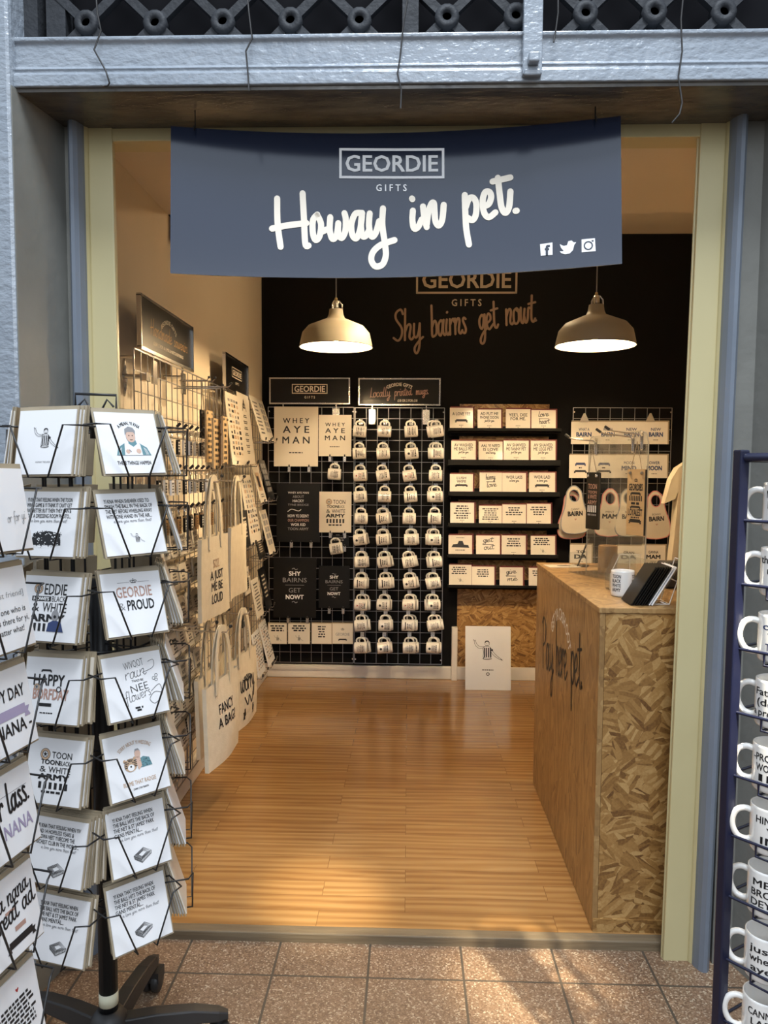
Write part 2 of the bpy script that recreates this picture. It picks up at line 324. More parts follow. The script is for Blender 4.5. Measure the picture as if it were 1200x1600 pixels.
    def build(s, name, parent=None, loc=None, bevel=0):
        me = bpy.data.meshes.new(name); me.from_pydata(s.v, [], s.f)
        for n in s.mats: me.materials.append(MATS[n])
        me.polygons.foreach_set('material_index', s.mi); me.polygons.foreach_set('use_smooth', s.sm); me.update()
        o = bpy.data.objects.new(name, me); SC.collection.objects.link(o)
        if parent is not None: o.parent = parent
        if loc is not None: o.location = loc
        if bevel:
            b = o.modifiers.new('bevel', 'BEVEL'); b.width = bevel; b.segments = 2; b.limit_method = 'ANGLE'
        return o
def tag(o, label=None, cat=None, group=None, kind=None):
    if label: o['label'] = label
    if cat: o['category'] = cat
    if group: o['group'] = group
    if kind: o['kind'] = kind
    return o
def thing(name, label, cat, loc=(0, 0, 0), group=None, M=None):
    o = bpy.data.objects.new(name, None); SC.collection.objects.link(o); o.empty_display_size = .05
    if M is not None: o.matrix_world = M
    else: o.matrix_world = T(loc)
    return tag(o, label, cat, group)
def copy_tree(o, M, label, group=None):
    c = o.copy(); SC.collection.objects.link(c); c.matrix_world = M; c['label'] = label
    if group: c['group'] = group
    for ch in o.children:
        d = ch.copy(); SC.collection.objects.link(d); d.parent = c
        for g in ch.children: h = g.copy(); SC.collection.objects.link(h); h.parent = d
    return c
def struct(name, mb, parent=None, bevel=0): return tag(mb.build(name, parent, bevel=bevel), kind='structure') if parent is None else mb.build(name, parent, bevel=bevel)
T = Matrix.Translation
def RX(a): return Matrix.Rotation(R(a), 4, 'X')
def RY(a): return Matrix.Rotation(R(a), 4, 'Y')
def RZ(a): return Matrix.Rotation(R(a), 4, 'Z')
ORD = ['first', 'second', 'third', 'fourth', 'fifth', 'sixth', 'seventh', 'eighth', 'ninth', 'tenth', 'eleventh', 'twelfth']
XZ = lambda y=0: frame((0, y, 0), (1, 0, 0), (0, 0, 1))     # faces -Y
# ================================================================== SETTING
YB = 3.16; XW = -1.08; ZC = 3.24; YF = -.31
m = MB().mat('wood_floor').box((-1.2, 0, -.05), (2.3, 3.3, 0)); struct('floor', m)
m = MB().mat('threshold_wood').box((-1.02, -.045, -.04), (1.0, 0.0, .002)); struct('trim_1', m, bevel=.004)
m = MB().mat('terrazzo').box((-3, -3.6, -.1), (3, -.045, -.03)); struct('pavement', m)
m = MB().mat('ivory_wall').box((-1.25, 0, -.05), (XW, YB + .1, 3.4)); struct('wall_left', m)
wb = struct('wall_back', MB().mat('wall_black').box((-1.25, YB, -.05), (2.4, YB + .12, 3.4)))
m = MB().mat('ivory_wall').box((2.2, 0, -.05), (2.35, YB, 3.4)); struct('wall_right', m)
m = MB().mat('ceiling_paint').box((-1.2, .98, ZC), (2.3, YB, ZC + .1)); struct('ceiling', m)
m = MB().mat('ceiling_paint').box((-XW * 0 - 1.08, .0, 2.68), (2.2, .98, 3.4)); struct('ceiling_lowered', m)
# wall front (inside face of the shopfront either side of the opening)
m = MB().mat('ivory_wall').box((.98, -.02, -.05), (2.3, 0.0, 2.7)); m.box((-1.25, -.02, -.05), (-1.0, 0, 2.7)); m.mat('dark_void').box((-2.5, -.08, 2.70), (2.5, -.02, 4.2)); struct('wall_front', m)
# baseboards
m = MB().mat('skirting_white').box((XW, 0.02, 0), (XW + .03, YB, .10)); struct('baseboard_left', m, bevel=.006)
m = MB().mat('skirting_white').box((XW + .03, YB - .03, 0), (.36, YB, .095)); struct('baseboard_back', m, bevel=.006)
m = MB().mat('grey_reveal_paint').box((.99, -.10, -.03), (1.2, -.02, 2.7)).box((-1.2, -.10, -.03), (-1.03, -.02, 2.7)); struct('wall_returns', m)
# pilasters and reveals
m = MB().mat('grey_gloss_paint').box((-1.75, -.345, -.03), (-1.10, -.02, 4.2)); struct('wall_pilaster_left', m, bevel=.012)
m = MB().mat('grey_reveal_paint').loft([[V((-1.14, -.34, z)), V((-1.10, -.34, z)), V((-1.062, -.10, z)), V((-1.14, -.10, z))] for z in (-.03, 2.6)], smooth=False); struct('trim_2', m)
m = MB().mat('grey_gloss_paint').box((1.12, -.345, -.03), (1.75, -.02, 4.2)); struct('wall_pilaster_right', m, bevel=.012)
m = MB().mat('grey_reveal_paint').loft([[V((1.05, -.10, z)), V((1.12, -.34, z)), V((1.16, -.34, z)), V((1.16, -.10, z))] for z in (-.03, 2.6)], smooth=False); struct('trim_3', m)
def jamb(num, mat, top, bot, Y0, Y1, round_=0):
    m = MB().mat(mat); A = [at_y(*p, Y0) for p in top]; B = [at_y(*p, Y0) for p in bot]; rings = []
    for z in (-.03, 2.6):
        xs = [a.x + (b.x - a.x) * (z - a.z) / (b.z - a.z) for a, b in zip(A, B)]
        if round_:
            k = 7; ring = [V((xs[0] + (xs[1] - xs[0]) * (.5 - .5 * math.cos(math.pi * i / k)), Y0 + (Y1 - Y0) * .4 * (1 - math.sin(math.pi * i / k)), z)) for i in range(k + 1)]
            ring += [V((xs[1], Y1, z)), V((xs[0], Y1, z))]
        else: ring = [V((xs[0], Y0, z)), V((xs[1], Y0, z)), V((xs[1], Y1, z)), V((xs[0], Y1, z))]
        rings.append(ring)
    m.loft(rings, smooth=False); return struct('trim_%d' % num, m, bevel=.004 if not round_ else 0)
yt, yb = 300, 1400
jamb(4, 'cream_paint', ((1091, yt), (1131, yt)), ((1041, yb), (1080, yb)), -.09, -.065)
jamb(5, 'cream_paint', ((1131, yt), (1145, yt)), ((1080, yb), (1094, yb)), -.105, 0, 1)
jamb(6, 'grey_moulding_paint', ((1145, yt), (1172, yt)), ((1094, yb), (1121, yb)), -.15, 0, 1)
jamb(7, 'cream_paint', ((1086, yt), (1091, yt)), ((1037, yb), (1041, yb)), -.075, -.066)
jamb(8, 'cream_paint', ((139, yt), (177, yt)), ((145, 600), (184, 600)), -.09, -.065)
jamb(9, 'cream_paint', ((124, yt), (139, yt)), ((131, 600), (145, 600)), -.105, 0, 1)
jamb(10, 'grey_moulding_paint', ((100, yt), (124, yt)), ((106, 600), (131, 600)), -.15, 0, 1)
m = MB().mat('cream_paint').box((-1.06, -.085, 2.555), (1.06, 0, 2.61)); struct('trim_11', m, bevel=.003)
# lintel: moulded board along X
prof = [(-.325, 2.603), (-.325, 2.636), (-.316, 2.641), (-.316, 2.648), (-.320, 2.652), (-.312, 2.657), (-.310, 2.662), (-.310, 2.722), (-.318, 2.728), (-.318, 2.738), (-.305, 2.742), (-.02, 2.742), (-.02, 2.603)]
m = MB().mat('grey_gloss_paint').loft([[V((x, y, z)) for y, z in prof] for x in (-1.10, 1.13)], smooth=False); struct('beam_lintel', m, bevel=.003)
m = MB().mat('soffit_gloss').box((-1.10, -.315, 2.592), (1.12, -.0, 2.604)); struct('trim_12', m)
# fanlight with cast-iron lattice
win = struct('window_1', MB().mat('iron_paint').box((-1.10, -.26, 2.74), (-1.06, -.20, 4.1)).box((-1.04, -.25, 2.74), (-.985, -.2, 4.1)).box((1.07, -.26, 2.74), (1.12, -.20, 4.1)).box((-.028, -.26, 2.74), (.017, -.2, 4.1)))
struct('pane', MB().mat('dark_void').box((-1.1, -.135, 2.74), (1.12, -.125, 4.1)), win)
bo = [(138, 40), (245, 40), (350, 38), (455, 36), (562, 36), (698, 31), (805, 29), (913, 25), (1020, 23), (1128, 23)]
def latt(px):
    mb = MB().mat('iron_paint')
    for bx, by in px:
        c = at_y(bx, by, -.24); p = .2
        for r in range(2):
            z = c.z + r * .19
            for sx in (-1, 1):
                for sz in (-1, 1):
                    a = V((c.x, -.23, z)); b = V((c.x + sx * .104, -.23, z + sz * .097)); d = (b - a).normalized(); n = V((-d.z, 0, d.x)) * .0125
                    q = [a + n, b + n, b - n, a - n]; q2 = [v + V((0, -.022, 0)) for v in q]; mb.loft([q, q2], smooth=False)
            mb.lathe([(.013, 0), (.034, 0), (.034, .03), (.026, .034), (.013, .034), (.013, 0)], 14, M=T((c.x, -.228, z)) @ RX(90))
    return mb
tag(struct('lattice', latt(bo[:5]), win)); struct('lattice', latt(bo[5:]), win)
# vinyl lettering on the back wall
fw = lambda m_, *_: None
FWB = frame((0, YB - .002, 0), (1, 0, 0), (0, 0, 1))
def wb2(px, py, Y=YB - .002): p = at_y(px, py, Y); return (p.x, p.z)
def boxed(m, fr, x0, y0, x1, y1, t, txt, th, tw, z=0):
    m.rect(x0, y0, x1, y0 + t, fr, z).rect(x0, y1 - t, x1, y1, fr, z).rect(x0, y0, x0 + t, y1, fr, z).rect(x1 - t, y0, x1, y1, fr, z)
    m.text(txt, (x0 + x1) / 2, (y0 + y1) / 2 - th / 2, th, fr, tw, .022, z)
m = MB().mat('wall_print_tan'); a = wb2(650, 459); b = wb2(808, 457); top = wb2(729, 414)[1]
boxed(m, FWB, a[0], a[1], b[0], top, .014, 'GEORDIE', .118, (b[0] - a[0]) * .88)
c = wb2(729, 478); m.text('G I F T S', c[0], c[1], .048, FWB, .215, .02); struct('wall_lettering', m, wb)
m = MB().mat('wall_print_bronze')
for t, p0, p1, xh in (('Shy', (615, 533), (660, 529), .11), ('bairns', (674, 526), (730, 520), .11), ('get', (749, 517), (778, 512), .11), ('nowt.', (790, 508), (840, 502), .11)):
    m.script(t, wb2(*p0), wb2(*p1), xh, .016, FWB)
struct('wall_script', m, wb)
# OSB boards and white strip on the back wall
def osb_panel(x0, x1, y0, y1):
    p = at_y(x0, y1, YB); q = at_y(x1, y0, YB); return MB().mat('osb_front').box((p.x, YB - .014, p.z), (q.x, YB, q.z))
struct('wall_back_panel', osb_panel(713, 858, 632, 1043), bevel=.001)
m = MB().mat('skirting_white'); p = at_y(700, 1063, YB - .02); m.box((.36, YB - .03, 0), (1.6, YB, .095)); struct('trim_13', m, bevel=.004)
p = at_y(706, 980, YB - .05); q = at_y(714, 1060, YB - .05); m = MB().mat('skirting_white').box((p.x, YB - .06, 0), (q.x, YB - .016, p.z)); struct('trim_14', m, bevel=.004)
p = at_y(255, 332, .98); m = MB().mat('black_metal').box((p.x - .004, .985, p.z - .012), (p.x + .06, 1.03, p.z + .012)).box((p.x + .03, .99, p.z - .12), (p.x + .055, 1.02, p.z)); tag(m.build('wall_bracket'), 'small black steel bracket at the end of the lowered ceiling', 'bracket')
# ================================================================== FRONT: banner, strap, wires
def grid_surface(m, f, nx, ny, thick):
    vs = []; 
    for s in (0, thick):
        for j in range(ny + 1):
            for i in range(nx + 1): vs.append(f(i / nx, j / ny, -s))
    n = (nx + 1) * (ny + 1); fs = []
    for j in range(ny):
        for i in range(nx): a = j * (nx + 1) + i; fs.append((a, a + 1, a + nx + 2, a + nx + 1)); fs.append((n + a, n + a + nx + 1, n + a + nx + 2, n + a + 1))
    per = [i for i in range(nx + 1)] + [j * (nx + 1) + nx for j in range(1, ny + 1)] + [ny * (nx + 1) + i for i in range(nx - 1, -1, -1)] + [j * (nx + 1) for j in range(ny - 1, 0, -1)]
    for k in range(len(per)): a, b = per[k], per[(k + 1) % len(per)]; fs.append((a, n + a, n + b, b))
    m.add(vs, fs, False)
BY = -.20
tl, tr, bl, br = at_y(267, 197, BY), at_y(970, 181, BY), at_y(266, 427, BY - .07), at_y(972, 412, BY - .07)
def bmap(u, v, z=0):
    p = (bl * (1 - u) + br * u) * (1 - v) + (tl * (1 - u) + tr * u) * v; k = 4 * u * (1 - u)
    return p + V((0, .05 * k - z, -.012 * k))
bw = (tr - tl).length; bh = (tl - bl).length
t = thing('hanging_sign', 'wide dark bowed shop sign hanging from two hooks under the lintel', 'sign', tuple((tl + tr) / 2)); B0 = V(t.location)
mp = lambda u, v, z=0: bmap(u, v, z) - B0
m = MB().mat('banner_black'); grid_surface(m, mp, 28, 2, .005); m.build('sign_panel', t)
# lettering: map photo pixels on the sign to (u, v)
def bf(x, y, z=0):   # x, y in photo pixels (y down), measured across the sign
    u = (x - 266.5) / 704.5; k = 4 * u * (1 - u)
    ytop = 197 + (181 - 197) * u + 9 * k; ybot = 427 + (412 - 427) * u + 5 * k
    return mp(u, (ybot - y) / (ybot - ytop), .0015 + z)
bfy = lambda x, y, z=0: bf(x, -y, z)
m = MB().mat('white_print')
for a in ((531, -227, 699, -223), (531, -271, 699, -267)): m.rect(a[0], a[1] + 0, a[2], a[3], bfy, 0, 12)
m.rect(531, -271, 535, -223, bfy).rect(695, -269.5, 699, -223, bfy).text('GEORDIE', 615, -259.5, 25.5, bfy, 148, .022).text('G I F T S', 614.5, -290.5, 10.5, bfy, 49, .02).build('sign_lettering', t)
m = MB().mat('cream_print')
for st in ("88,95 90,200 103,300|198,70 204,180 210,285 224,292|66,224 130,209 215,197|262,160 243,185 243,240 255,268 272,250 278,200 262,162|282,232 304,222|318,170 316,225 328,262 346,245 353,195|353,195 353,235 367,258 383,230 386,180 380,152|386,205 404,205|448,150 426,156 410,200 415,245 432,258 448,222 456,165|457,150 452,200 457,245 472,248 488,222|490,152 487,205 498,250 516,235 531,185|548,130 545,200 556,280 560,330 545,368 515,376 497,350 505,315 540,285 598,265|674,88 676,91|678,140 676,180 683,215 700,210 716,178|722,122 728,170 738,210|738,200 745,150 758,112 769,108 772,140 776,185 790,204 805,180 812,116|903,75 905,150 909,220 920,286|906,130 921,92 939,88 952,112 950,160 935,183 914,172|985,125 1006,115 1016,85 1008,64 990,66 980,100 985,150 1005,172 1034,152|1045,4 1052,70 1060,130 1076,155 1092,130 1098,64|1022,20 1060,12 1098,4|1119,148 1124,147").split('|'):
    m.stroke([(400 + float(q.split(',')[0]) / 2.727, -(270 + float(q.split(',')[1]) / 2.727)) for q in st.split(' ')], 9.8, bfy, 0, 6)
m.build('sign_script', t)
m = MB().mat('white_print')
# three small social icons
m.poly([(848, -377), (867, -375), (867, -394), (849, -395)], bfy)
m.poly([(878, -389), (884, -389), (880, -384), (878, -378), (884, -381), (889, -380), (891, -374), (896, -373), (899, -376), (903, -376), (900, -380), (898, -388), (893, -393), (886, -394), (880, -392)], bfy)
m.poly([(911, -372), (931, -371), (932, -391), (911, -392)], bfy); m.mat('banner_black')
m.text('f', 859, -394, 15, bfy, 8, .05, .0006); m.ring(921, -382, 5, 7, bfy, .0006).rect(926, -376, 929, -374, bfy, .0006)
m.build('sign_icons', t)
for hx, hy in ((305, 174), (930, 160)):
    p = at_y(hx, hy + 24, BY) - B0; m = MB().mat('black_metal').tube([p + V((0, 0, .085)), p + V((0, 0, 0)), p + V((0, -.012, -.015)), p + V((0, -.016, -.004))], .0018); m.build('hanging_hook', t)
p = at_y(836, 0, -.335); q = at_y(831, 118, -.335)
t = thing('iron_strap', 'grey painted iron strap bolted to the lintel over the sign', 'strap', tuple(q)); 
m = MB().mat('grey_gloss_paint').box((-.026, -.008, 0), (.026, .012, .55)).build('strap_bar', t, bevel=.003); MB().mat('grey_gloss_paint').box((-.013, -.03, .022), (.016, -.006, .048)).box((-.022, -.014, -.005), (.022, -.006, .012)).build('bolt', t, bevel=.004)
WR = [([(150, -10), (152, 20), (158, 48), (147, 78), (165, 110), (171, 130), (168, 134), (160, 135)], 'black cable end dangling over the lintel near the left pilaster'),
      ([(386, -10), (389, 20), (394, 60), (384, 80), (387, 110), (389, 142)], 'black cable end dangling over the lintel left of the middle bar'),
      ([(638, -10), (630, 40), (625, 90), (621, 115), (627, 140), (626, 170)], 'black cable tail with a loop hanging beside the middle bar of the lattice'),
      ([(872, -10), (872, 20), (868, 50), (865, 66)], 'short black cable end just right of the iron strap'),
      ([(1068, -10), (1064, 30), (1066, 80), (1060, 120), (1066, 160), (1062, 178), (1050, 192)], 'longest black cable tail hanging below the lintel near the right pilaster')]
for pts, lab in WR:
    P = [at_y(x, y, -.335 - .006 * (i % 2)) for i, (x, y) in enumerate(pts)]; B0 = P[0]; tag(MB().mat('black_plastic').tube([p - B0 for p in P], .0025, 5).build('cable_end', loc=tuple(B0)), lab, 'cable')
# ================================================================== PENDANT LAMPS
def pendant(px, py, wpx, label):
    dia = .375; d = dia * 1200 / wpx; Y = d - 2.5; c = at_y(px, py, Y)
    t = thing('pendant_lamp', label, 'lamp', tuple(c), 'shop pendant lamps')
    pr = [(.1875, 0), (.1865, .004), (.184, .02), (.172, .072), (.143, .105), (.088, .128), (.046, .146), (.038, .165), (.034, .192)]
    MB().mat('lamp_cream').lathe(pr, 40).lathe([(.034, .192), (.0, .194)], 40).build('lamp_shade', t)
    MB().mat('lamp_inside').lathe([(r - .004, z + .001) for r, z in pr], 40).mat('black_metal').lathe([(.1875, 0), (.1895, .0015), (.1875, .004)], 40).build('lamp_reflector', t)
    m = MB().mat('chrome').lathe([(.0, .236), (.012, .236), (.016, .226), (.016, .2)], 14)
    for k in range(3): a = k * 2.094; m.tube([(math.cos(a) * .032, math.sin(a) * .032, .19), (math.cos(a) * .03, math.sin(a) * .03, .215), (math.cos(a) * .014, math.sin(a) * .014, .234)], .004, 5)
    m.mat('brass').lathe([(.0, .25), (.006, .25), (.008, .238), (.0, .236)], 10); m.build('lamp_cap', t)
    MB().mat('grid_wire').tube([(0, 0, .245), (0, 0, ZC - c.z)], .0028, 6).build('cord', t)
    MB().mat('bulb_glow').sphere((0, 0, .062), .034, 8).build('bulb', t)
    lamp('pendant_light', 'POINT', tuple(c + V((0, 0, .018))), 26, (1, .70, .38), .035)
pendant(525, 543, 113, 'cream pendant lamp with a lit dome shade nearer the left wall')
pendant(930, 541, 121, 'cream pendant lamp with a lit dome shade above the wooden counter')
# ================================================================== PRINT MOTIFS (drawn in a frame fr, unit = metres)
def rows(m, fr, items, cx, top, W, gap=.25, mat='ink', align='c', bold=.02):
    """stack lines of text: items = [(text, height, width or None)]"""
    m.mat(mat); y = top
    for it in items:
        t, h = it[0], it[1]; wd = it[2] if len(it) > 2 else None
        y -= h; m.text(t, cx - (W / 2 if align == 'l' else 0), y, h, fr, wd, bold, align=align); y -= h * gap
    return y
def bars(m, fr, cx, top, W, n, h, gap, seed, mat='ink'):
    """fine print too small to read"""
    m.mat(mat); rr = random.Random(seed); y = top
    for i in range(n):
        wl = W * rr.uniform(.6, 1); x = cx - wl / 2; end = cx + wl / 2
        while x < end - h * .4:
            d = min(h * rr.uniform(1.2, 3.4), end - x); m.rect(x, y - h, x + d * .86, y, fr); x += d + h * .25
        y -= h + gap
    return y
def footballer(m, fr, cx, cy, s):
    f = lambda x, y: (cx + x * s, cy + y * s)
    L = lambda pts, wd, sm=3: m.stroke([f(*p) for p in pts], wd * s, fr, .0002, sm, False)
    m.mat('ink')
    for i, x in enumerate((-.2, -.08, .05, .17)): m.poly([f(x, -.42), f(x + .07, -.43), f(x + .06, .16), f(x - .01, .17)], fr)
    L([(-.26, -.40), (-.23, -.1), (-.27, .14), (-.1, .24), (.1, .24), (.26, .1), (.24, -.2), (.25, -.42), (0, -.48), (-.26, -.40)], .02)
    L([(-.25, .15), (-.5, .12), (-.72, .3), (-.80, .56), (-.76, .58)], .022); L([(-.1, .24), (-.42, .22), (-.62, .36), (-.72, .58)], .022); L([(-.78, .56), (-.84, .66)], .035); L([(-.74, .58), (-.72, .64)], .03)
    L([(.24, .12), (.4, -.12), (.62, -.34), (.86, -.52)], .022); L([(.24, -.1), (.38, -.28), (.62, -.46), (.84, -.58)], .022); L([(.84, -.52), (.94, -.6)], .05)
    m.ring(*f(-.0, .4), .13 * s, .15 * s, fr, .0002); L([(-.14, .46), (-.08, .56), (.06, .57), (.13, .47)], .05); m.disc(*f(-.05, .42), .018 * s, fr, .0002, 6).disc(*f(.06, .42), .018 * s, fr, .0002, 6); L([(-.06, .33), (.0, .31), (.06, .33)], .03)
    m.disc(*f(.3, .02), .07 * s, fr, .0002, 8); L([(-.2, -.44), (-.25, -.52), (.05, -.56), (.28, -.5)], .04)
def portrait(m, fr, cx, cy, s):
    f = lambda x, y: (cx + x * s, cy + y * s); P = lambda mat, pts, z=.0002: m.mat(mat).poly([f(*p) for p in pts], fr, z)
    P('teal_ink', [(-.95, -.62), (-.8, -.2), (-.45, .02), (.45, .02), (.8, -.2), (.98, -.62)])
    P('white_print', [(-.5, -.62), (-.42, -.0), (-.2, .1), (.25, .1), (.45, -.02), (.5, -.62)], .0004)
    P('teal_ink', [(-.2, .02), (-.14, .3), (.2, .3), (.28, .0), (.05, -.16)], .0005)
    m.mat('skin_ink').disc(*f(0, .42), .26 * s, fr, .0006, 18, .34 * s); P('grey_ink', [(-.3, .5), (-.27, .82), (-.05, .96), (.2, .9), (.3, .72), (.27, .52), (.18, .66), (-.16, .66)], .0008)
    m.mat('ink').disc(*f(-.09, .46), .035 * s, fr, .0009, 6).disc(*f(.1, .46), .035 * s, fr, .0009, 6); m.stroke([f(-.07, .24), f(.0, .22), f(.08, .24)], .03 * s, fr, .0009, 2, False)
    m.mat('skin_ink').disc(*f(-.3, -.42), .12 * s, fr, .0007, 10).disc(*f(.3, -.4), .14 * s, fr, .0007, 10); P('grey_ink', [(-.2, -.3), (-.1, -.42), (-.14, -.46), (-.24, -.34)], .0009)
    for sx in (-1, 1):
        for k in range(3): m.mat('white_print').stroke([f(sx * (.62 + .05 * k), -.2 - .03 * k), f(sx * (.72 + .06 * k), -.6)], .02 * s, fr, .0006, 2, False)
def tiger_pair(m, fr, cx, cy, s):
    f = lambda x, y: (cx + x * s, cy + y * s)
    m.mat('teal_ink').poly([f(.0, -.4), f(.1, .1), f(.45, .25), f(.85, .1), f(.98, -.4)], fr).mat('skin_ink').disc(*f(.12, .48), .2 * s, fr, .0002, 14, .27 * s).poly([f(-.05, .3), f(.25, .28), f(.3, -.3), f(.05, -.5)], fr, .0002)
    m.mat('grey_ink').poly([f(-.08, .55), f(-.02, .78), f(.2, .8), f(.32, .6), f(.2, .68), f(.02, .67)], fr, .0004); m.mat('tan_ink').disc(*f(-.42, -.1), .42 * s, fr, .0004, 20, .40 * s).disc(*f(-.78, .2), .1 * s, fr, .0004, 10).disc(*f(-.12, .26), .1 * s, fr, .0004, 10)
    m.mat('white_print').disc(*f(-.42, -.26), .22 * s, fr, .0006, 14, .2 * s); m.mat('ink').disc(*f(-.42, -.2), .06 * s, fr, .0008, 8)
    for sx in (-1, 1):
        m.disc(*f(-.42 + sx * .16, .03), .04 * s, fr, .0008, 8)
        for k in range(4): m.stroke([f(-.42 + sx * .41, .14 - .12 * k), f(-.42 + sx * .22, .1 - .1 * k)], .05 * s, fr, .0007, 2, False)
    for k in range(4): m.stroke([f(-.57 + .1 * k, .27), f(-.50 + .055 * k, .10)], .045 * s, fr, .0007, 2, False)
    rr = random.Random(3); m.mat('ink')
    for k in range(26): m.disc(*f(.2 + rr.random() * .66, -.36 + rr.random() * .46), .022 * s, fr, .0006, 5)
def stadium(m, fr, cx, cy, s):
    f = lambda x, y: (cx + x * s, cy + y * s); m.mat('ink')
    L = lambda pts, wd=.04: m.stroke([f(*p) for p in pts], wd * s, fr, .0002, 1, False)
    for k in range(4):
        a = 1 - k * .16; L([(-1 * a, .05), (.15 * a, .62 * a), (1 * a, .1), (-.2 * a, -.5 * a), (-1 * a, .05)], .05)
    L([(-1, .05), (-.95, -.28), (-.18, -.85), (-.2, -.5)], .05); L([(-.18, -.85), (.98, -.2), (1, .1)], .05)
    for k in range(9): t = k / 9; L([(-1 + .8 * t, .05 - .55 * t), (-.95 + .77 * t, -.28 - .57 * t)], .05); L([(-.2 + 1.2 * t, -.5 + .6 * t), (-.18 + 1.16 * t, -.85 + .65 * t)], .05)
def crowd(m, fr, cx, cy, W, H, seed=5):
    rr = random.Random(seed); m.mat('ink'); m.poly([(cx - W / 2, cy - H * .3), (cx + W / 2, cy - H * .3), (cx + W * .46, cy + H * .3), (cx + W * .1, cy + H * .42), (cx - W * .42, cy + H * .3)], fr)
    for k in range(130):
        x = cx + (rr.random() - .5) * W; y = cy + (rr.random() - .5) * H * (1 - .3 * abs(2 * (x - cx) / W)); m.mat('white_print' if rr.random() < .55 else 'ink'); m.disc(x, y, W * rr.uniform(.010, .022), fr, .0003 + .0003 * (k % 3), 6)
def crown(m, fr, cx, cy, s):
    f = lambda x, y: (cx + x * s, cy + y * s); m.mat('ink')
    m.poly([f(-.7, -.5), f(.7, -.5), f(.75, -.28), f(-.75, -.28)], fr)
    for p in ([(-.7, -.25), (-1, .2), (-.5, .4), (0, .1)], [(.7, -.25), (1, .2), (.5, .4), (0, .1)], [(-.3, -.25), (-.3, .2), (0, .5)], [(.3, -.25), (.3, .2), (0, .5)]): m.stroke([f(*q) for q in p], .14 * s, fr, 0, 4)
    m.disc(*f(0, .75), .16 * s, fr, 0, 8)
def badge(m, fr, cx, cy, r):
    m.mat('tan_ink').ring(cx, cy, r * .62, r, fr, .0002).mat('ink').ring(cx, cy, r * .98, r * 1.06, fr, .0002).ring(cx, cy, r * .55, r * .64, fr, .0004)
    m.poly([(cx + (r * .5 if k % 2 == 0 else r * .2) * math.sin(k * math.pi / 5), cy + (r * .5 if k % 2 == 0 else r * .2) * math.cos(k * math.pi / 5)) for k in range(10)], fr, .0003)
def stripes(m, fr, cx, top, W, h, n=6):
    m.mat('ink')
    for k in range(n): x = cx - W / 2 + W * (k + .25) / n; m.rect(x, top - h, x + W / n * .55, top, fr)
def ribbon(m, fr, cx, cy, W, h, mat='ink'):
    m.mat(mat); m.poly([(cx - W / 2, cy - h / 2), (cx + W / 2, cy - h / 2), (cx + W / 2, cy + h / 2), (cx - W / 2, cy + h / 2)], fr)
    for s in (-1, 1): q = [(cx + s * W * .44, cy - h * .9), (cx + s * W * .62, cy - h * .9), (cx + s * W * .56, cy - h * .4), (cx + s * W * .62, cy + h * .1), (cx + s * W * .5, cy + h * .1)]; m.poly(q if s > 0 else q[::-1], fr, .0001)
def heart(m, fr, cx, cy, s, mat='ink'):
    m.mat(mat).poly([(cx, cy - s), (cx + s * .6, cy - s * .3), (cx + s, cy + s * .25), (cx + s * .8, cy + s * .7), (cx + s * .4, cy + s * .75), (cx, cy + s * .35), (cx - s * .4, cy + s * .75), (cx - s * .8, cy + s * .7), (cx - s, cy + s * .25), (cx - s * .6, cy - s * .3)], fr)
LOVE = 'a love you more than that!'
def feeling(lines, motif):
    def d(m, fr, W):
        y = rows(m, fr, [(l, .072 * W) for l in []], 0, 0, W)
        y = .40 * W; m.mat('ink')
        for l in lines: m.text(l, -.40 * W, y - .062 * W, .062 * W, fr, .80 * W * min(1, .2 + len(l) / 36), .013, align='l'); y -= .083 * W
        m.mat('grey_ink').script(LOVE, (-.30 * W, y - .045 * W), (.34 * W, y - .045 * W), .026 * W, .006 * W, fr, 0, .1, 3, False)
        motif(m, fr, W)
    return d
# ================================================================== LEFT WALL: wire grid panels, signs
XG = -1.0; GT = 1.985
def gridwall(wd, ht, nx, ny):
    m = MB().mat('grid_wire'); r = .0022
    for i in range(nx + 1): x = -wd / 2 + wd * i / nx; rr = r * (1.5 if i in (0, nx) else 1); m.tube([(x, 0, -ht), (x, 0, 0)], rr, 4)
    for j in range(ny + 1): z = -ht * j / ny; rr = r * (1.5 if j in (0, ny) else 1); m.tube([(-wd / 2, -.003, z), (wd / 2, -.003, z)], rr, 4)
    return m
def fixings(o, wd, ht, dep):
    dep -= .002
    for x in (-wd / 2, wd / 2):
        for z in (-.03, -ht + .03): MB().mat('chrome').tube([(x * .98, dep, z), (x * .98, 0, z)], .006, 6).build('wall_fixing', o)
gm = gridwall(.6, 1.83, 8, 24)
for k, lab in enumerate(['wire grid panel on the left wall nearest the door, under the handmade sign', 'wire grid panel on the left wall holding the canvas tote bags', 'wire grid panel on the left wall under the small black square sign', 'wire grid panel on the left wall against the back corner']):
    Y = .285 + .61 * k + .305
    if k == 0: o = gm.build('gridwall_panel'); src = o
    else: o = src.copy(); SC.collection.objects.link(o)
    fixings(o, .6, 1.83, XG - XW); o.matrix_world = T((XG, Y, GT)) @ RZ(90); tag(o, lab, 'wire grid', 'gridwall panels on the left wall')
p = at_x(193, 588, XW)
t = thing('wall_bracket', 'diamond-shaped steel bracket fixing the wire grid to the left wall', 'bracket', tuple(p))
m = MB().mat('chrome').prism([(-.032, 0), (0, -.075), (.032, 0), (0, .075)], frame((.006, 0, 0), (0, 1, 0)), .006); m.build('bracket_plate', t)
m = MB().mat('chrome').tube([(.004, 0, 0), (.075, .012, 0)], .009, 8).box((.062, 0, -.016), (.088, .045, .016)); m.build('bracket_arm', t)
LW = lambda X, Y, Z: frame((X, Y, Z), (0, 1, 0), (0, 0, 1))     # faces +X, x runs deeper into the shop
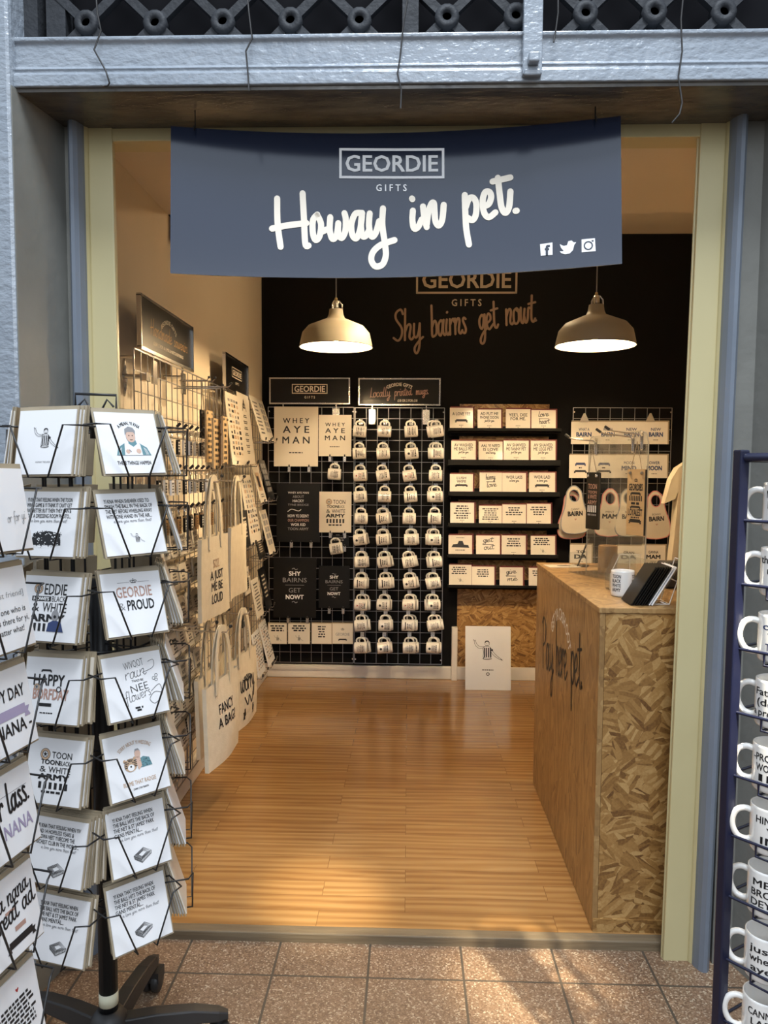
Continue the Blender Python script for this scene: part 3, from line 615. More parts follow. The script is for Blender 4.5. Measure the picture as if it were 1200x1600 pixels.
def wall_sign(Y0, Y1, z0, z1, lab, draw, X=XG, framew='chrome', legs=True):
    Yc = (Y0 + Y1) / 2; W = Y1 - Y0; H = z1 - z0
    t = thing('display_sign', lab, 'sign', (X, Yc, z0)); fr = LW(.006, 0, H / 2)
    m = MB().mat('black_card').box((-.004, -W / 2, 0), (.006, W / 2, H)); draw(m, lambda x, y, z=0: fr(x, y, z + .0008), W, H); m.build('sign_board', t)
    m = MB().mat(framew)
    for a, b in (((-.006, -W / 2 - .006, -.008), (.012, W / 2 + .006, .004)), ((-.006, -W / 2 - .006, H - .004), (.012, W / 2 + .006, H + .006)), ((-.006, -W / 2 - .006, 0), (.012, -W / 2 + .003, H)), ((-.006, W / 2 - .003, 0), (.012, W / 2 + .006, H))): m.box(a, b)
    m.build('sign_frame', t)
    if legs:
        for s in (-.27, .3): MB().mat('chrome').box((-.003, W * s - .004, -.035), (.003, W * s + .004, -.005)).box((-.001, W * s - .024, -.12), (.008, W * s + .024, -.03)).build('sign_clip', t)
    return t
def d_hand(m, fr, W, H):
    m.mat('cream_print').text('GEORDIE GIFTS', 0, H * .24, H * .09, fr, W * .30, .02, arc=W * .22)
    m.mat('orange_ink').script('Handmade', (-W * .34, -H * .15), (W * .05, -H * .15), H * .16, H * .020, fr).script('souvenirs.', (W * .09, -H * .15), (W * .40, -H * .15), H * .13, H * .018, fr)
    m.mat('cream_print').text('£3.50 | 2 FOR £6 | MIX & MATCH KEYRINGS', 0, -H * .34, H * .07, fr, W * .58, .02)
def d_geo(m, fr, W, H):
    m.mat('cream_print'); boxed(m, fr, -W * .22, -H * .06, W * .22, H * .24, H * .022, 'GEORDIE', H * .15, W * .37); m.text('G I F T S', 0, -H * .24, H * .075, fr, W * .15, .02)
wall_sign(.35, 1.03, GT + .015, GT + .205, 'silver framed dark sign with orange script on the left wall nearest the door', d_hand)
wall_sign(1.66, 2.24, GT + .0, GT + .19, 'black sign with boxed white name on the left wall near the back corner', d_geo, legs=False)
# coasters in wire racks on the front grid
def coaster_mesh(seed):
    m = MB().mat('cream_card'); W = .1; c = .012
    fr = frame((0, 0, W / 2), (1, 0, 0)); h = W / 2
    P = [(-h + c, -h), (h - c, -h), (h, -h + c), (h, h - c), (h - c, h), (-h + c, h), (-h, h - c), (-h, -h + c)]; m.prism(P, fr, .006)
    f2 = lambda x, y, z=0: fr(x, y, z + .0007); k = seed % 4
    if k == 0: rows(m, f2, [('WHEY', .018, .062), ('AYE', .018, .05), ('MAN', .018, .056)], 0, .032, W, .4)
    elif k == 1: bars(m, f2, 0, .034, .06, 5, .007, .006, seed)
    elif k == 2: m.mat('ink').text('CANNY', 0, .004, .018, f2, .06, .03, arc=.05); bars(m, f2, 0, -.006, .055, 3, .007, .005, seed)
    else: ribbon(m, f2, 0, .018, .05, .012); bars(m, f2, 0, .0, .05, 3, .008, .005, seed)
    return m
CO = [None] * 4
for r in range(7):
    z = 1.19 - r * .1385
    rk = MB().mat('chrome')
    for x in (.012, .055): rk.tube([(x, -.29, -.004), (x, .29, -.004)], .002, 4)
    rk.tube([(.06, -.29, .03), (.06, .29, .03)], .0018, 4).mat('acrylic').box((.004, -.29, -.008), (.058, .29, -.005))
    tag(rk.build('wire_rack', loc=(XG, .72, z)), '%s wire coaster rack down the left wall grid beside the card spinner' % ORD[r].capitalize() if r else 'topmost wire coaster rack on the left wall grid beside the card spinner', 'rack', 'coaster racks on the left wall')
    for c in range(5):
        Y = .50 + c * .108
        for b in range(2):
            M = T((XG + .048 - b * .016 + random.uniform(-.002, .004), Y + random.uniform(-.006, .006), z)) @ RZ(90) @ RX(-random.uniform(6, 14)); k = (r * 3 + c * 2 + b) % 4
            if CO[k] is None: CO[k] = o = coaster_mesh(k).build('coaster')
            else: o = CO[k].copy(); SC.collection.objects.link(o)
            o.matrix_world = M
            tag(o, 'cream square coaster %s, %s along the %s rack row on the left wall' % ('in front' if b == 0 else 'tucked behind', ORD[c], ORD[r]), 'coaster', 'square coasters on the left wall')
# keyrings on long hooks, two rows and a dark row
def keyring(mat, seed):
    m = MB().mat('chrome'); m.tube([(0, .012 * math.cos(a), -.012 + .012 * math.sin(a)) for a in [k * math.pi / 5 for k in range(10)]], .0012, 4, closed=True).tube([(0, 0, -.024), (0, 0, -.042)], .0015, 4)
    m.mat(mat).box((-.004, -.018, -.098), (.004, .018, -.040)); f2 = LW(.0045, 0, -.069)
    bars(m, f2, 0, .02, .026, 4, .006, .005, seed, 'ink' if mat != 'black_card' else 'white_print'); return m
KM = {}
for r, (z, mats) in enumerate(((1.70, ['cream_card', 'black_card', 'cream_card', 'white_card']), (1.54, ['white_card', 'cream_card', 'black_card']), (1.385, ['black_card', 'bamboo', 'black_card']))):
    for c in range(9):
        Y = .44 + c * .085
        hk = MB().mat('chrome').tube([(0, 0, 0), (.10, 0, .006), (.115, 0, .018)], .0022, 5).mat('black_plastic').tube([(.108, 0, .012), (.122, 0, .026)], .006, 6)
        if c == 0 and r == 0: HK = o = hk.build('display_hook')
        else: o = HK.copy(); SC.collection.objects.link(o)
        o.location = (XG + .002, Y, z); tag(o, 'steel hook with black tip, %s along the %s keyring row on the left wall' % (ORD[c], ORD[r]), 'hook', 'keyring hooks on the left wall')
        for b in range(3):
            mt = mats[(c + b) % len(mats)]
            if mt not in KM: KM[mt] = o = keyring(mt, len(KM)).build('keyring')
            else: o = KM[mt].copy(); SC.collection.objects.link(o)
            o.location = (XG + .088 - b * .026, Y, z + .006); tag(o, '%s keyring hanging %s on the %s hook of the %s keyring row' % ({'cream_card': 'cream', 'black_card': 'black', 'white_card': 'white', 'bamboo': 'wooden'}[mt], ('in front', 'in the middle', 'at the back')[b], ORD[c], ORD[r]), 'keyring', 'keyrings on the left wall')
# wooden plaques hanging from an arm
for i, (px0, px1, py0, py1, mt, X) in enumerate([(313, 320, 640, 690, 'black_card', -.90), (321, 332, 640, 728, 'plywood', -.88), (332, 344, 653, 738, 'plywood', -.82), (347, 355, 650, 730, 'plywood', -.80)]):
    a = at_x(px0, py0, X); b = at_x(px1, py1, X); Wd = max(.07, min(.12, b.y - a.y)); H = a.z - at_x(px0, py1 - 6, X).z
    t = thing('hanging_plaque', ['dark wooden hanging plaque behind the pale ones on the left wall hooks', 'pale wooden hanging plaque on a string, second from the door', 'pale wooden hanging plaque with bold capitals, in front on its hook', 'narrow pale wooden hanging plaque nearest the leaning posters'][i], 'plaque', (X, a.y + Wd / 2, a.z - H), 'wooden plaques on the left wall')
    m = MB().mat(mt).box((-.004, -Wd / 2, 0), (.004, Wd / 2, H)); f2 = LW(.0046, 0, H / 2); bars(m, f2, 0, H * .36, Wd * .7, 8, .012, .012, i, 'ink' if i else 'grey_ink'); m.build('board', t)
    m = MB().mat('kraft').tube([(0, -Wd * .35, H - .012), (0, 0, H + .13), (0, Wd * .35, H - .012)], .0016, 4).sphere((.004, -Wd * .35, H - .012), .007, 4).sphere((.004, Wd * .35, H - .012), .007, 4); m.build('string', t)
    tag(MB().mat('chrome').tube([(XG - X, 0, 0), (.02, 0, 0), (.03, 0, .012)], .003, 5).mat('black_plastic').sphere((.03, 0, .014), .006, 4).build('display_hook', loc=(X, a.y + Wd / 2, a.z + .128)), 'steel hook carrying the %s wooden plaque from the door' % ORD[i], 'hook', 'plaque hooks on the left wall')
# leaning posters and prints in wire racks along the left wall
def poster_left(tl_, bl_, br_, tr_, d0, d1, mat, lab, draw, grp='prints leaning on the left wall'):
    Y0 = d0 - 2.5; Y1 = d1 - 2.5; A = at_y(*tl_, Y0); B = at_y(*bl_, Y0); C = at_y(*br_, Y1); D = at_y(*tr_, Y1)
    xt = (A.x + D.x) / 2; xb = (B.x + C.x) / 2; zt = (A.z + D.z) / 2; zb = (B.z + C.z) / 2; W = Y1 - Y0; up = V((xt - xb, 0, zt - zb)); H = up.length
    t = thing('poster_print', lab, 'poster', (xb, (Y0 + Y1) / 2, zb), grp); fr = frame((0, 0, 0), (0, 1, 0), up); g = lambda x, y, z=0: fr(x, y + H / 2, z)
    m = MB().mat(mat).prism([(-W / 2, -H / 2), (W / 2, -H / 2), (W / 2, H / 2), (-W / 2, H / 2)], g, .004); f2 = lambda x, y, z=0: g(x, y, z + .0008); draw(m, f2, W, H); m.build('print_sheet', t)
    m = MB().mat('chrome').box((-.04 if xb > -.95 else -.02, -W * .48, -.012), (.016, W * .48, -.008))
    rk = MB().mat('chrome').tube([(XG - xb, -W * .4, -.012), (.012, -W * .4, -.012), (.018, -W * .4, .012)], .0022, 5).tube([(XG - xb, W * .4, -.012), (.012, W * .4, -.012), (.018, W * .4, .012)], .0022, 5).tube([(.01, -W * .5, -.012), (.01, W * .5, -.012)], .0022, 5)
    rk.mat('black_plastic').tube([(.017, -W * .4, .004), (.02, -W * .4, .02)], .005, 6).tube([(.017, W * .4, .004), (.02, W * .4, .02)], .005, 6)
    tag(rk.build('wire_ledge', loc=(xb, (Y0 + Y1) / 2, zb)), 'wire ledge under ' + lab.split(',')[0].replace('leaning ', ''), 'rack', 'wire ledges on the left wall')
def dp(kind, seed):
    def d(m, f, W, H):
        if kind == 'icons':
            rr = random.Random(seed); m.mat('ink')
            for j in range(11):
                for i in range(4):
                    x = -W * .33 + i * W * .21; y = H * .38 - j * H * .074; m.mat(rr.choice(['ink', 'grey_ink', 'tan_ink'])); m.rect(x, y, x + W * rr.uniform(.08, .17), y + H * rr.uniform(.025, .055), f)
        elif kind == 'list':
            crown(m, f, 0, H * .33, W * .10); m.mat('ink').stroke([(-W * .16, H * .26), (0, H * .42), (W * .16, H * .26)], W * .03, f, 0, 1)
            for j in range(7): bars(m, f, 0, H * (.20 - j * .085), W * .36, 2, H * .014, H * .01, seed + j)
        elif kind == 'text': bars(m, f, 0, H * .38, W * .7, 9, H * .035, H * .05, seed)
        elif kind == 'white': bars(m, f, 0, H * .32, W * .6, 6, H * .04, H * .06, seed, 'cream_print')
        elif kind == 'photo':
            m.mat('tan_ink').rect(-W * .3, -H * .2, W * .3, H * .3, f); m.mat('ink').rect(-W * .2, -H * .1, W * .1, H * .2, f, .0004); bars(m, f, 0, -H * .28, W * .5, 2, H * .03, H * .03, seed)
        elif kind == 'grid':
            m.mat('grey_ink')
            for j in range(5):
                for i in range(2): m.rect(-W * .32 + i * W * .36, H * (.30 - j * .15), -W * .04 + i * W * .36, H * (.41 - j * .15), f)
    return d
PL = [((352, 616), (369, 727), (379, 726), (369, 614), 4.05, 4.36, 'cream_card', 'cream poster of small sketches leaning in the topmost wall rack', 'icons'),
      ((369, 614), (379, 726), (402, 725), (388, 617), 4.37, 4.68, 'cream_card', 'cream poster with a peak and a list leaning in the topmost wall rack', 'list'),
      ((391, 617), (411, 689), (419, 689), (399, 622), 4.75, 4.96, 'cream_card', 'small cream print leaning beside the list poster near the back corner', 'text'),
      ((400, 622), (419, 689), (430, 688), (410, 628), 4.97, 5.18, 'cream_card', 'small cream print with dark panels leaning in the back corner', 'grid'),
      ((376, 743), (393, 851), (409, 842), (389, 741), 4.36, 4.66, 'cream_card', 'cream poster covered in black icons leaning beside the tote bags', 'icons'),
      ((395, 727), (410, 785), (416, 783), (400, 727), 4.70, 4.90, 'cream_card', 'small cream print with brown picture leaning under the list poster', 'photo'),
      ((404, 718), (420, 781), (431, 779), (412, 720), 4.93, 5.14, 'black_card', 'small black print with pale boxes leaning near the back corner', 'grid'),
      ((405, 797), (422, 866), (431, 862), (415, 797), 4.85, 5.06, 'cream_card', 'small cream print with grey squares leaning above the black one', 'grid'),
      ((375, 800), (379, 858), (394, 852), (386, 796), 4.15, 4.33, 'black_card', 'small black print half hidden behind the icon poster', 'white'),
      ((398, 838), (404, 876), (418, 868), (408, 836), 4.68, 4.88, 'black_card', 'small black print with faint white script under the icon poster', 'white'),
      ((393, 916), (403, 968), (412, 958), (401, 893), 4.55, 4.76, 'cream_card', 'small cream print with bold black lines in the lower wall rack', 'text'),
      ((404, 889), (417, 951), (425, 947), (411, 885), 4.85, 5.05, 'black_card', 'tall black print with white lettering leaning in the lower rack', 'white'),
      ((404, 973), (421, 1040), (429, 1030), (414, 970), 4.80, 5.02, 'white_card', 'pale print leaning in the lowest rack nearest the back wall', 'icons'),
      ((393, 990), (405, 1060), (415, 1046), (404, 984), 4.45, 4.66, 'white_card', 'pale print leaning in the lowest rack beside the tote bags', 'icons')]
for i, (a, b, c, d, d0, d1, mt, lab, k) in enumerate(PL): poster_left(a, b, c, d, d0, d1, mt, lab, dp(k, i))
# small cards on the wall behind the totes
for i, (px, py, w_, h_, mt, lab) in enumerate([(384, 905, .13, .14, 'cream_card', 'cream card behind the upper tote bags'), (387, 915, .12, .1, 'cream_card', 'cream card with fine print beside the upper tote bags'), (382, 965, .13, .1, 'black_card', 'dark card with pale lettering above the lower tote bags'), (386, 990, .12, .12, 'cream_card', 'cream card with small figure above the lower tote bags'), (390, 1015, .14, .08, 'kraft', 'brown kraft card low on the wall beside the lower totes')]):
    p = at_x(px, py, -.95); m = MB().mat(mt).box((-.003, -w_ / 2, -h_ / 2), (.003, w_ / 2, h_ / 2)); bars(m, LW(.0037, 0, 0), 0, h_ * .3, w_ * .6, 4, h_ * .07, h_ * .06, i, 'ink' if mt != 'black_card' else 'cream_print'); o = m.build('gift_card', loc=tuple(p)); tag(o, lab + ' on the left wall', 'card')
# tote bags
def tote(draw, handle=.26, w=.36, h=.33):
    root = thing('tote_bag', '', 'tote bag'); m = MB().mat('canvas'); n = 8; k = 8
    rr = random.Random(int(handle * 1000)); a1 = rr.uniform(0, 6)
    def srf(x, z, s):   # belly of the bag, folds
        u = (x + w / 2) / w; v = -z / h; d = .008 + .012 * math.sin(math.pi * min(1, v * 1.0)) * math.sin(math.pi * u)
        return V((x * (1 - .04 * v), -s * d + .007 * math.sin(5 * u + a1 + 2 * v) * (.3 + v) + .006 * math.cos(3 * v + a1), z))
    for s in (1, -1):
        vs = [srf(-w / 2 + w * i / n, -h * j / k, s) for j in range(k + 1) for i in range(n + 1)]
        fs = [(j * (n + 1) + i, (j + 1) * (n + 1) + i, (j + 1) * (n + 1) + i + 1, j * (n + 1) + i + 1) for j in range(k) for i in range(n)]; m.add(vs, [f if s > 0 else f[::-1] for f in fs], True)
    for sx in (-1, 1): m.add([srf(sx * w / 2, -h * j / k, s) for j in range(k + 1) for s in (1, -1)], [(2 * j, 2 * j + 1, 2 * j + 3, 2 * j + 2) for j in range(k)], False)
    m.add([srf(-w / 2 + w * i / n, -h, s) for i in range(n + 1) for s in (1, -1)], [(2 * i, 2 * i + 2, 2 * i + 3, 2 * i + 1) for i in range(n)], False)
    f2 = lambda x, y, z=0: srf(x, y - h / 2, 1) + V((0, -.0012 - z, 0)); m.smooth = False; draw(m, f2, w, h); m.build('bag_body', root)
    for s in (1, -1):
        m = MB().mat('canvas'); P = [(-w * .22, .0, -.05), (-w * .2, .006, handle * .5), (-w * .1, .012, handle * .92), (0, .014, handle), (w * .1, .012, handle * .92), (w * .2, .006, handle * .5), (w * .22, .0, -.05)]
        q = crom([(p[0], p[2]) for p in P], 4); L = []
        for i, p in enumerate(q):
            d = (q[min(i + 1, len(q) - 1)] - q[max(i - 1, 0)]).normalized(); L.append((p, V((-d.y, d.x)) * .013))
        y0 = -s * .010; m.loft([[V((p.x + nn.x, y0 * (1 - .6 * max(0, p.y) / handle), p.y + nn.y)), V((p.x - nn.x, y0 * (1 - .6 * max(0, p.y) / handle), p.y - nn.y)), V((p.x - nn.x, y0 * (1 - .6 * max(0, p.y) / handle) + .003, p.y - nn.y)), V((p.x + nn.x, y0 * (1 - .6 * max(0, p.y) / handle) + .003, p.y + nn.y))] for p, nn in L], smooth=False); m.build('handle', root)
    return root
def tt(lines):
    def d(m, f, w, h):
        y = h * .22
        for t_, hh, mt in lines: y -= hh; m.mat(mt).text(t_, 0, y, hh, f, None if len(t_) < 3 else min(w * .72, len(t_) * hh * .72), .02); y -= hh * .35
    return d
def d_worry(m, f, w, h):
    m.mat('ink').text('NIVVOR', 0, h * .14, .022, f, .10, .03, arc=.10); m.script('worry', (-.09, h * .0), (.09, h * .0), .05, .008, f); m.stroke([(-.05, -.03), (-.02, -.07), (.0, -.03), (.03, -.07), (.05, -.03)], .008, f); ribbon(m, f, 0, -h * .30, .12, .035); m.mat('canvas').text('HINNY', 0, -h * .32, .018, f, .07, .03, z=.0006)
TB = [((-.80, .63, 1.275), 87, tt([('SOZ', .035, 'tan_ink'), ('A JUST', .035, 'ink'), ('ME BE', .035, 'ink'), ('LOUD', .04, 'ink')]), 'cream canvas tote with stacked capitals hanging on the upper hook nearest the door', .24),
      ((-.80, 1.06, 1.29), 91, lambda m, f, w, h: None, 'plain cream canvas tote hanging upper, farther from the door', .22),
      ((-.745, .52, .715), 84, tt([('FANCY', .04, 'ink'), ('A BAG?', .04, 'ink')]), 'cream canvas tote with question mark print hanging low, nearest the door', .20),
      ((-.76, .99, .70), 84, d_worry, 'cream canvas tote with script and ribbon print hanging low', .20),
      ((-.85, .72, .69), 90, tt([('THIS', .05, 'ink'), ('for', .05, 'ink')]), 'cream tote half hidden behind the question mark tote', .20),
      ((-.91, 1.00, 1.25), 90, lambda m, f, w, h: None, 'plain cream tote hidden behind the upper capitals tote', .22),
      ((-.87, 1.02, .69), 90, lambda m, f, w, h: None, 'plain cream tote tucked behind the script tote', .20)]
for (loc, rz, d, lab, hd) in TB:
    b = tote(d, hd); b['label'] = lab; b['group'] = 'canvas tote bags on the left wall'; b.matrix_world = T(loc) @ RZ(rz)
    tag(MB().mat('chrome').tube([(XG - loc[0], 0, .004), (.02, 0, -.004), (.035, 0, .016)], .0035, 6).mat('black_plastic').sphere((.036, 0, .02), .008, 5).build('display_hook', loc=(loc[0], loc[1], loc[2] + hd - .012)), 'steel hook from which the ' + lab.replace('hanging ', '').replace('cream canvas', 'canvas')[:58].rsplit(' ', 1)[0] + ' hangs', 'hook', 'tote hooks on the left wall')
# ================================================================== BACK WALL: grids, posters, mugs
YGB = 3.075
def bw(px, py, Y=YGB): return at_y(px, py, Y)
def gridwall_px(x0, x1, y0, y1, nx, ny, lab, Y=YGB):
    a = bw(x0, y0, Y); b = bw(x1, y1, Y); o = gridwall(b.x - a.x, a.z - b.z, nx, ny).build('gridwall_panel', loc=((a.x + b.x) / 2, Y, a.z)); fixings(o, b.x - a.x, a.z - b.z, YB - Y); tag(o, lab, 'wire grid', 'gridwall panels on the back wall'); return a, b
gridwall_px(419, 552, 636, 1036, 8, 24, 'wire grid panel on the black back wall holding posters')
gridwall_px(555, 690, 637, 1038, 8, 24, 'wire grid panel on the black back wall full of hanging mugs')
gridwall_px(896, 1037, 637, 1035, 8, 24, 'wire grid panel on the back wall behind the counter with bibs')
def back_sign(x0, x1, y0, y1, lab, draw):
    a = bw(x0, y0); b = bw(x1, y1); W = b.x - a.x; H = a.z - b.z
    t = thing('display_sign', lab, 'sign', ((a.x + b.x) / 2, YGB, b.z), 'framed signs on the back wall grids'); m = MB().mat('black_card').box((-W / 2, -.004, 0), (W / 2, .006, H)); f = frame((0, -.0048, H / 2), (1, 0, 0)); draw(m, f, W, H); m.build('sign_board', t)
    m = MB().mat('chrome'); e = .010
    for lo, hi in (((-W / 2, -.012, 0), (W / 2, .008, e)), ((-W / 2, -.012, H - e), (W / 2, .008, H)), ((-W / 2, -.012, e), (-W / 2 + e, .008, H - e)), ((W / 2 - e, -.012, e), (W / 2, .008, H - e))): m.box(lo, hi)
    m.build('sign_frame', t)
    for s in (-.33, .33): MB().mat('chrome').box((W * s - .004, -.003, -.03), (W * s + .004, .003, 0)).box((W * s - .024, -.010, -.135), (W * s + .024, -.004, -.03)).build('sign_clip', t)
def d_mugs(m, f, W, H):
    m.mat('cream_print').text('GEORDIE GIFTS', 0, H * .22, H * .12, f, W * .30, .02, arc=W * .3)
    m.mat('rose_ink').script('Locally', (-W * .36, -H * .20), (-W * .11, -H * .16), H * .17, H * .026, f).script('printed', (-W * .06, -H * .15), (W * .15, -H * .11), H * .16, H * .026, f).script('mugs.', (W * .20, -H * .10), (W * .36, -H * .07), H * .15, H * .026, f)
    m.mat('cream_print').text('£10 OR 2 FOR £18', W * .1, -H * .36, H * .09, f, W * .24, .02)
def d_geo2(m, f, W, H): m.mat('cream_print'); boxed(m, f, -W * .22, -H * .10, W * .22, H * .26, H * .03, 'GEORDIE', H * .22, W * .38); m.text('G I F T S', 0, -H * .28, H * .09, f, W * .13, .02)
back_sign(421, 547, 590, 632, 'silver framed black sign with boxed name above the poster grid', d_geo2)
back_sign(560, 688, 591, 634, 'silver framed black sign with script above the mug grid', d_mugs)
def back_poster(x0, x1, y0, y1, mat, lab, draw, tilt=3, Y=YGB - .02):
    a = at_y(x0, y0, Y); b = at_y(x1, y1, Y); W = b.x - a.x; H = a.z - b.z
    t = thing('poster_print', lab, 'poster', M=T(((a.x + b.x) / 2, Y - .012, b.z)) @ RX(-tilt), group='prints on the back wall grid'); m = MB().mat(mat).box((-W / 2, 0, 0), (W / 2, .003, H)); f = frame((0, -.0008, H / 2), (1, 0, 0)); draw(m, f, W, H); m.build('print_sheet', t)
    for s in (-.15, .3): MB().mat('chrome').box((W * s - .010, -.006, -.04), (W * s + .010, .022, 0)).mat('black_plastic').tube([(W * s, -.007, -.004), (W * s, -.010, .012)], .005, 6).build('support_clip', t)
def whey(m, f, W, H): rows(m, f, [('W H E Y', H * .085, W * .60), ('A Y E', H * .115, W * .60), ('M A N', H * .115, W * .62)], 0, H * .31, W, .55, bold=.018); bars(m, f, 0, -H * .26, W * .45, 1, H * .02, 0, 3)
def toon(m, f, W, H):
    badge(m, f, -W * .20, H * .25, W * .09); m.mat('ink').text('TOON', W * .12, H * .20, H * .10, f, W * .38, .01); m.text('TOON', -W * .09, H * .10, H * .07, f, W * .36, .04).text('BLACK', W * .19, H * .10, H * .07, f, W * .2, .01)
    m.text('&', -W * .22, -H * .02, H * .09, f, W * .12, .0).text('WHITE', W * .10, -H * .02, H * .09, f, W * .42, .01).text('ARMY', 0, -H * .13, H * .085, f, W * .60, .05); stripes(m, f, 0, -H * .17, W * .6, H * .10); bars(m, f, 0, -H * .3, W * .6, 1, H * .035, 0, 3)
def shy(m, f, W, H): 
    m.mat('white_print').text('SHY', 0, H * .20, H * .07, f, W * .28, .035).mat('grey_ink').text('BAIRNS', 0, H * .09, H * .075, f, W * .56, .0).rect(-W * .22, H * .04, W * .22, H * .045, f).text('GET', 0, -H * .08, H * .075, f, W * .28, .0).mat('white_print').text('NOWT', 0, -H * .19, H * .07, f, W * .42, .035)
    for y in (.31, -.24): m.mat('grey_ink').stroke([(-W * .06, H * y), (-W * .02, H * (y + .012)), (W * .02, H * (y - .012)), (W * .06, H * y)], H * .012, f)
def blacklist(m, f, W, H):
    y = H * .36
    for t_, hh, wd, mt in (('WHEY AYE MAN', .034, .48, 'white_print'), ('ABOUT', .045, .26, 'grey_ink'), ('HACKY', .045, .26, 'white_print'), ('TYNE BRIDGE', .034, .48, 'grey_ink'), ('', .09, 0, ''), ("HOW YE DEEIN'?", .05, .48, 'white_print'), ('OUR CHAMPION', .045, .48, 'rose_ink'), ('WOR KID', .045, .34, 'white_print'), ('TOON ARMY', .045, .48, 'grey_ink')):
        y -= hh * H
        if t_: m.mat(mt).text(t_, 0, y, hh * H, f, wd * W, .02)
        else: m.mat('white_print').stroke([(-W * .24, y + .02 * H), (-W * .15, y + .06 * H), (0, y + .03 * H), (W * .06, y + .055 * H)], H * .012, f)
        y -= .028 * H
back_poster(428, 497, 635, 729, 'cream_card', 'large cream poster reading WHEY AYE MAN at the top of the back grid', whey)
back_poster(498, 549, 648, 713, 'cream_card', 'smaller cream print reading WHEY AYE MAN beside the large poster', whey)
back_poster(432, 500, 755, 847, 'black_card', 'large black poster with many phrases under the big cream poster', blacklist)
back_poster(499, 549, 768, 832, 'cream_card', 'cream print with badge and black stripes on the back grid', toon)
back_poster(427, 494, 871, 965, 'black_card', 'large black poster reading SHY BAIRNS GET NOWT low on the grid', shy)
back_poster(498, 546, 884, 950, 'black_card', 'smaller black print reading SHY BAIRNS GET NOWT beside its large twin', shy)
back_poster(514, 545, 836, 853, 'black_card', 'small dark print behind the lone mug under the striped print', lambda m, f, W, H: bars(m, f, 0, H * .3, W * .6, 2, H * .1, H * .1, 2, 'grey_ink'), Y=YGB - .006)
for i, (x0, x1, lab) in enumerate([(419, 449, 'first'), (450, 485, 'second'), (487, 519, 'third'), (519, 552, 'fourth')]):
    a = bw(x0, 973, YGB - .02); b = bw(x1, 1006, YGB - .02); W = b.x - a.x; H = a.z - b.z
    t = thing('greeting_card', 'cream card on kraft at the bottom of the poster grid, %s from the left wall' % lab, 'card', ((a.x + b.x) / 2, YGB - .03, b.z), 'cards along the bottom of the poster grid')
    MB().mat('kraft').box((-W / 2, .002, 0), (W / 2, .006, H + .004)).build('envelope', t); m = MB().mat('cream_card').box((-W / 2 + .003, 0, .002), (W / 2 - .004, .0025, H - .004)); f = frame((0, -.0006, H / 2), (1, 0, 0))
    if i < 2: bars(m, f, 0, H * .4, W * .8, 3, H * .07, H * .04, i); footballer(m, f, 0, -H * .22, H * .2)
    elif i == 2: bars(m, f, 0, H * .36, W * .4, 5, H * .06, H * .06, i)
    else: m.mat('grey_ink').text('GEORDIE', 0, -H * .1, H * .14, f, W * .66, .01); crown(m, f, 0, H * .2, H * .08); ribbon(m, f, 0, -H * .28, W * .34, H * .07)
    m.build('card_front', t)
# mugs
def mug_build(seed, style='text'):
    root = thing('mug', '', 'mug'); m = MB().mat('mug_white')
    m.lathe([(.0, .002), (.034, .002), (.0385, .004), (.0405, .008), (.041, .016), (.041, .090), (.0405, .0945), (.0392, .095), (.038, .0935), (.0375, .086), (.0372, .012), (.034, .007), (.0, .006)], 28)
    cyl = lambda x, y, z=0: V((.0414 + z * .3, 0, 0)) if False else V(((.04135) * math.sin(x / .041), -(.04135) * math.cos(x / .041), y + .048))
    rr = random.Random(seed); s = seed % 6; m.smooth = False
    def band(x0, x1, y0, y1, mat): m.mat(mat).rect(x0, y0, x1, y1, cyl, 0, max(1, int((x1 - x0) / .006)))
    if style == 'text':
        mt = 'ink'; y = .026
        if s == 1: m.mat('ink').disc(0, .022, .009, cyl, 0, 10); y = .008
        if s == 4: mt = 'red_ink'; heart(m, cyl, 0, .024, .007, 'red_ink'); y = .012
        if s == 5: band(-.03, .03, .018, .026, 'ink'); y = .012
        while y > -.030:
            h = rr.choice([.004, .006, .009]); x = -rr.uniform(.016, .03); x1 = -x
            while x < x1: d = rr.uniform(.003, .009); band(x, min(x + d, x1), y - h, y, rr.choice([mt, 'ink', 'ink'])); x += d + .002
            y -= h + .004
    else: style(m, cyl)
    m.build('cup_body', root); a = [(.038, 0, .078), (.052, 0, .081), (.066, 0, .074), (.073, 0, .056), (.071, 0, .038), (.061, 0, .022), (.046, 0, .018), (.038, 0, .021)]
    q = [V((p.x, 0, p.y)) for p in crom([(p[0], p[2]) for p in a], 3)]
    MB().mat('mug_white').tube(q, .0062, 8).build('handle', root)
    return root
HANG = RY(-90)
MUGS = [mug_build(k) for k in range(6)]; used = [False] * 6; NH = [0]
def place_mug(px, py, Y, tilt, label, group, k, yaw=0):
    c = at_y(px, py, Y); M = T(c) @ RY(tilt) @ RZ(yaw) @ HANG @ T((0, 0, -.048))
    if not used[k]: used[k] = True; o = MUGS[k]; o.matrix_world = M; o['label'] = label; o['group'] = group
    else: o = copy_tree(MUGS[k], M, label, group)
    return c
def mug_hook(c, label):
    m = MB().mat('chrome').box((-.014, -.004, -.012), (.014, .004, .03)).tube([(0, 0, .006), (0, -.10, .0), (0, -.115, .014)], .0026, 5)
    if NH[0] == 0: mug_hook.src = o = m.build('display_hook')
    else: o = mug_hook.src.copy(); SC.collection.objects.link(o)
    NH[0] += 1; o.location = (c.x, YGB - .003, c.z + .062); tag(o, label, 'hook', 'mug hooks on the back wall grid')
ys = [674, 708.5, 743, 776, 810, 843, 878, 911, 945, 977, 1012]; xs0 = [562.5, 600, 642.5, 683.5]; xs1 = [566, 600.5, 638.5, 676]
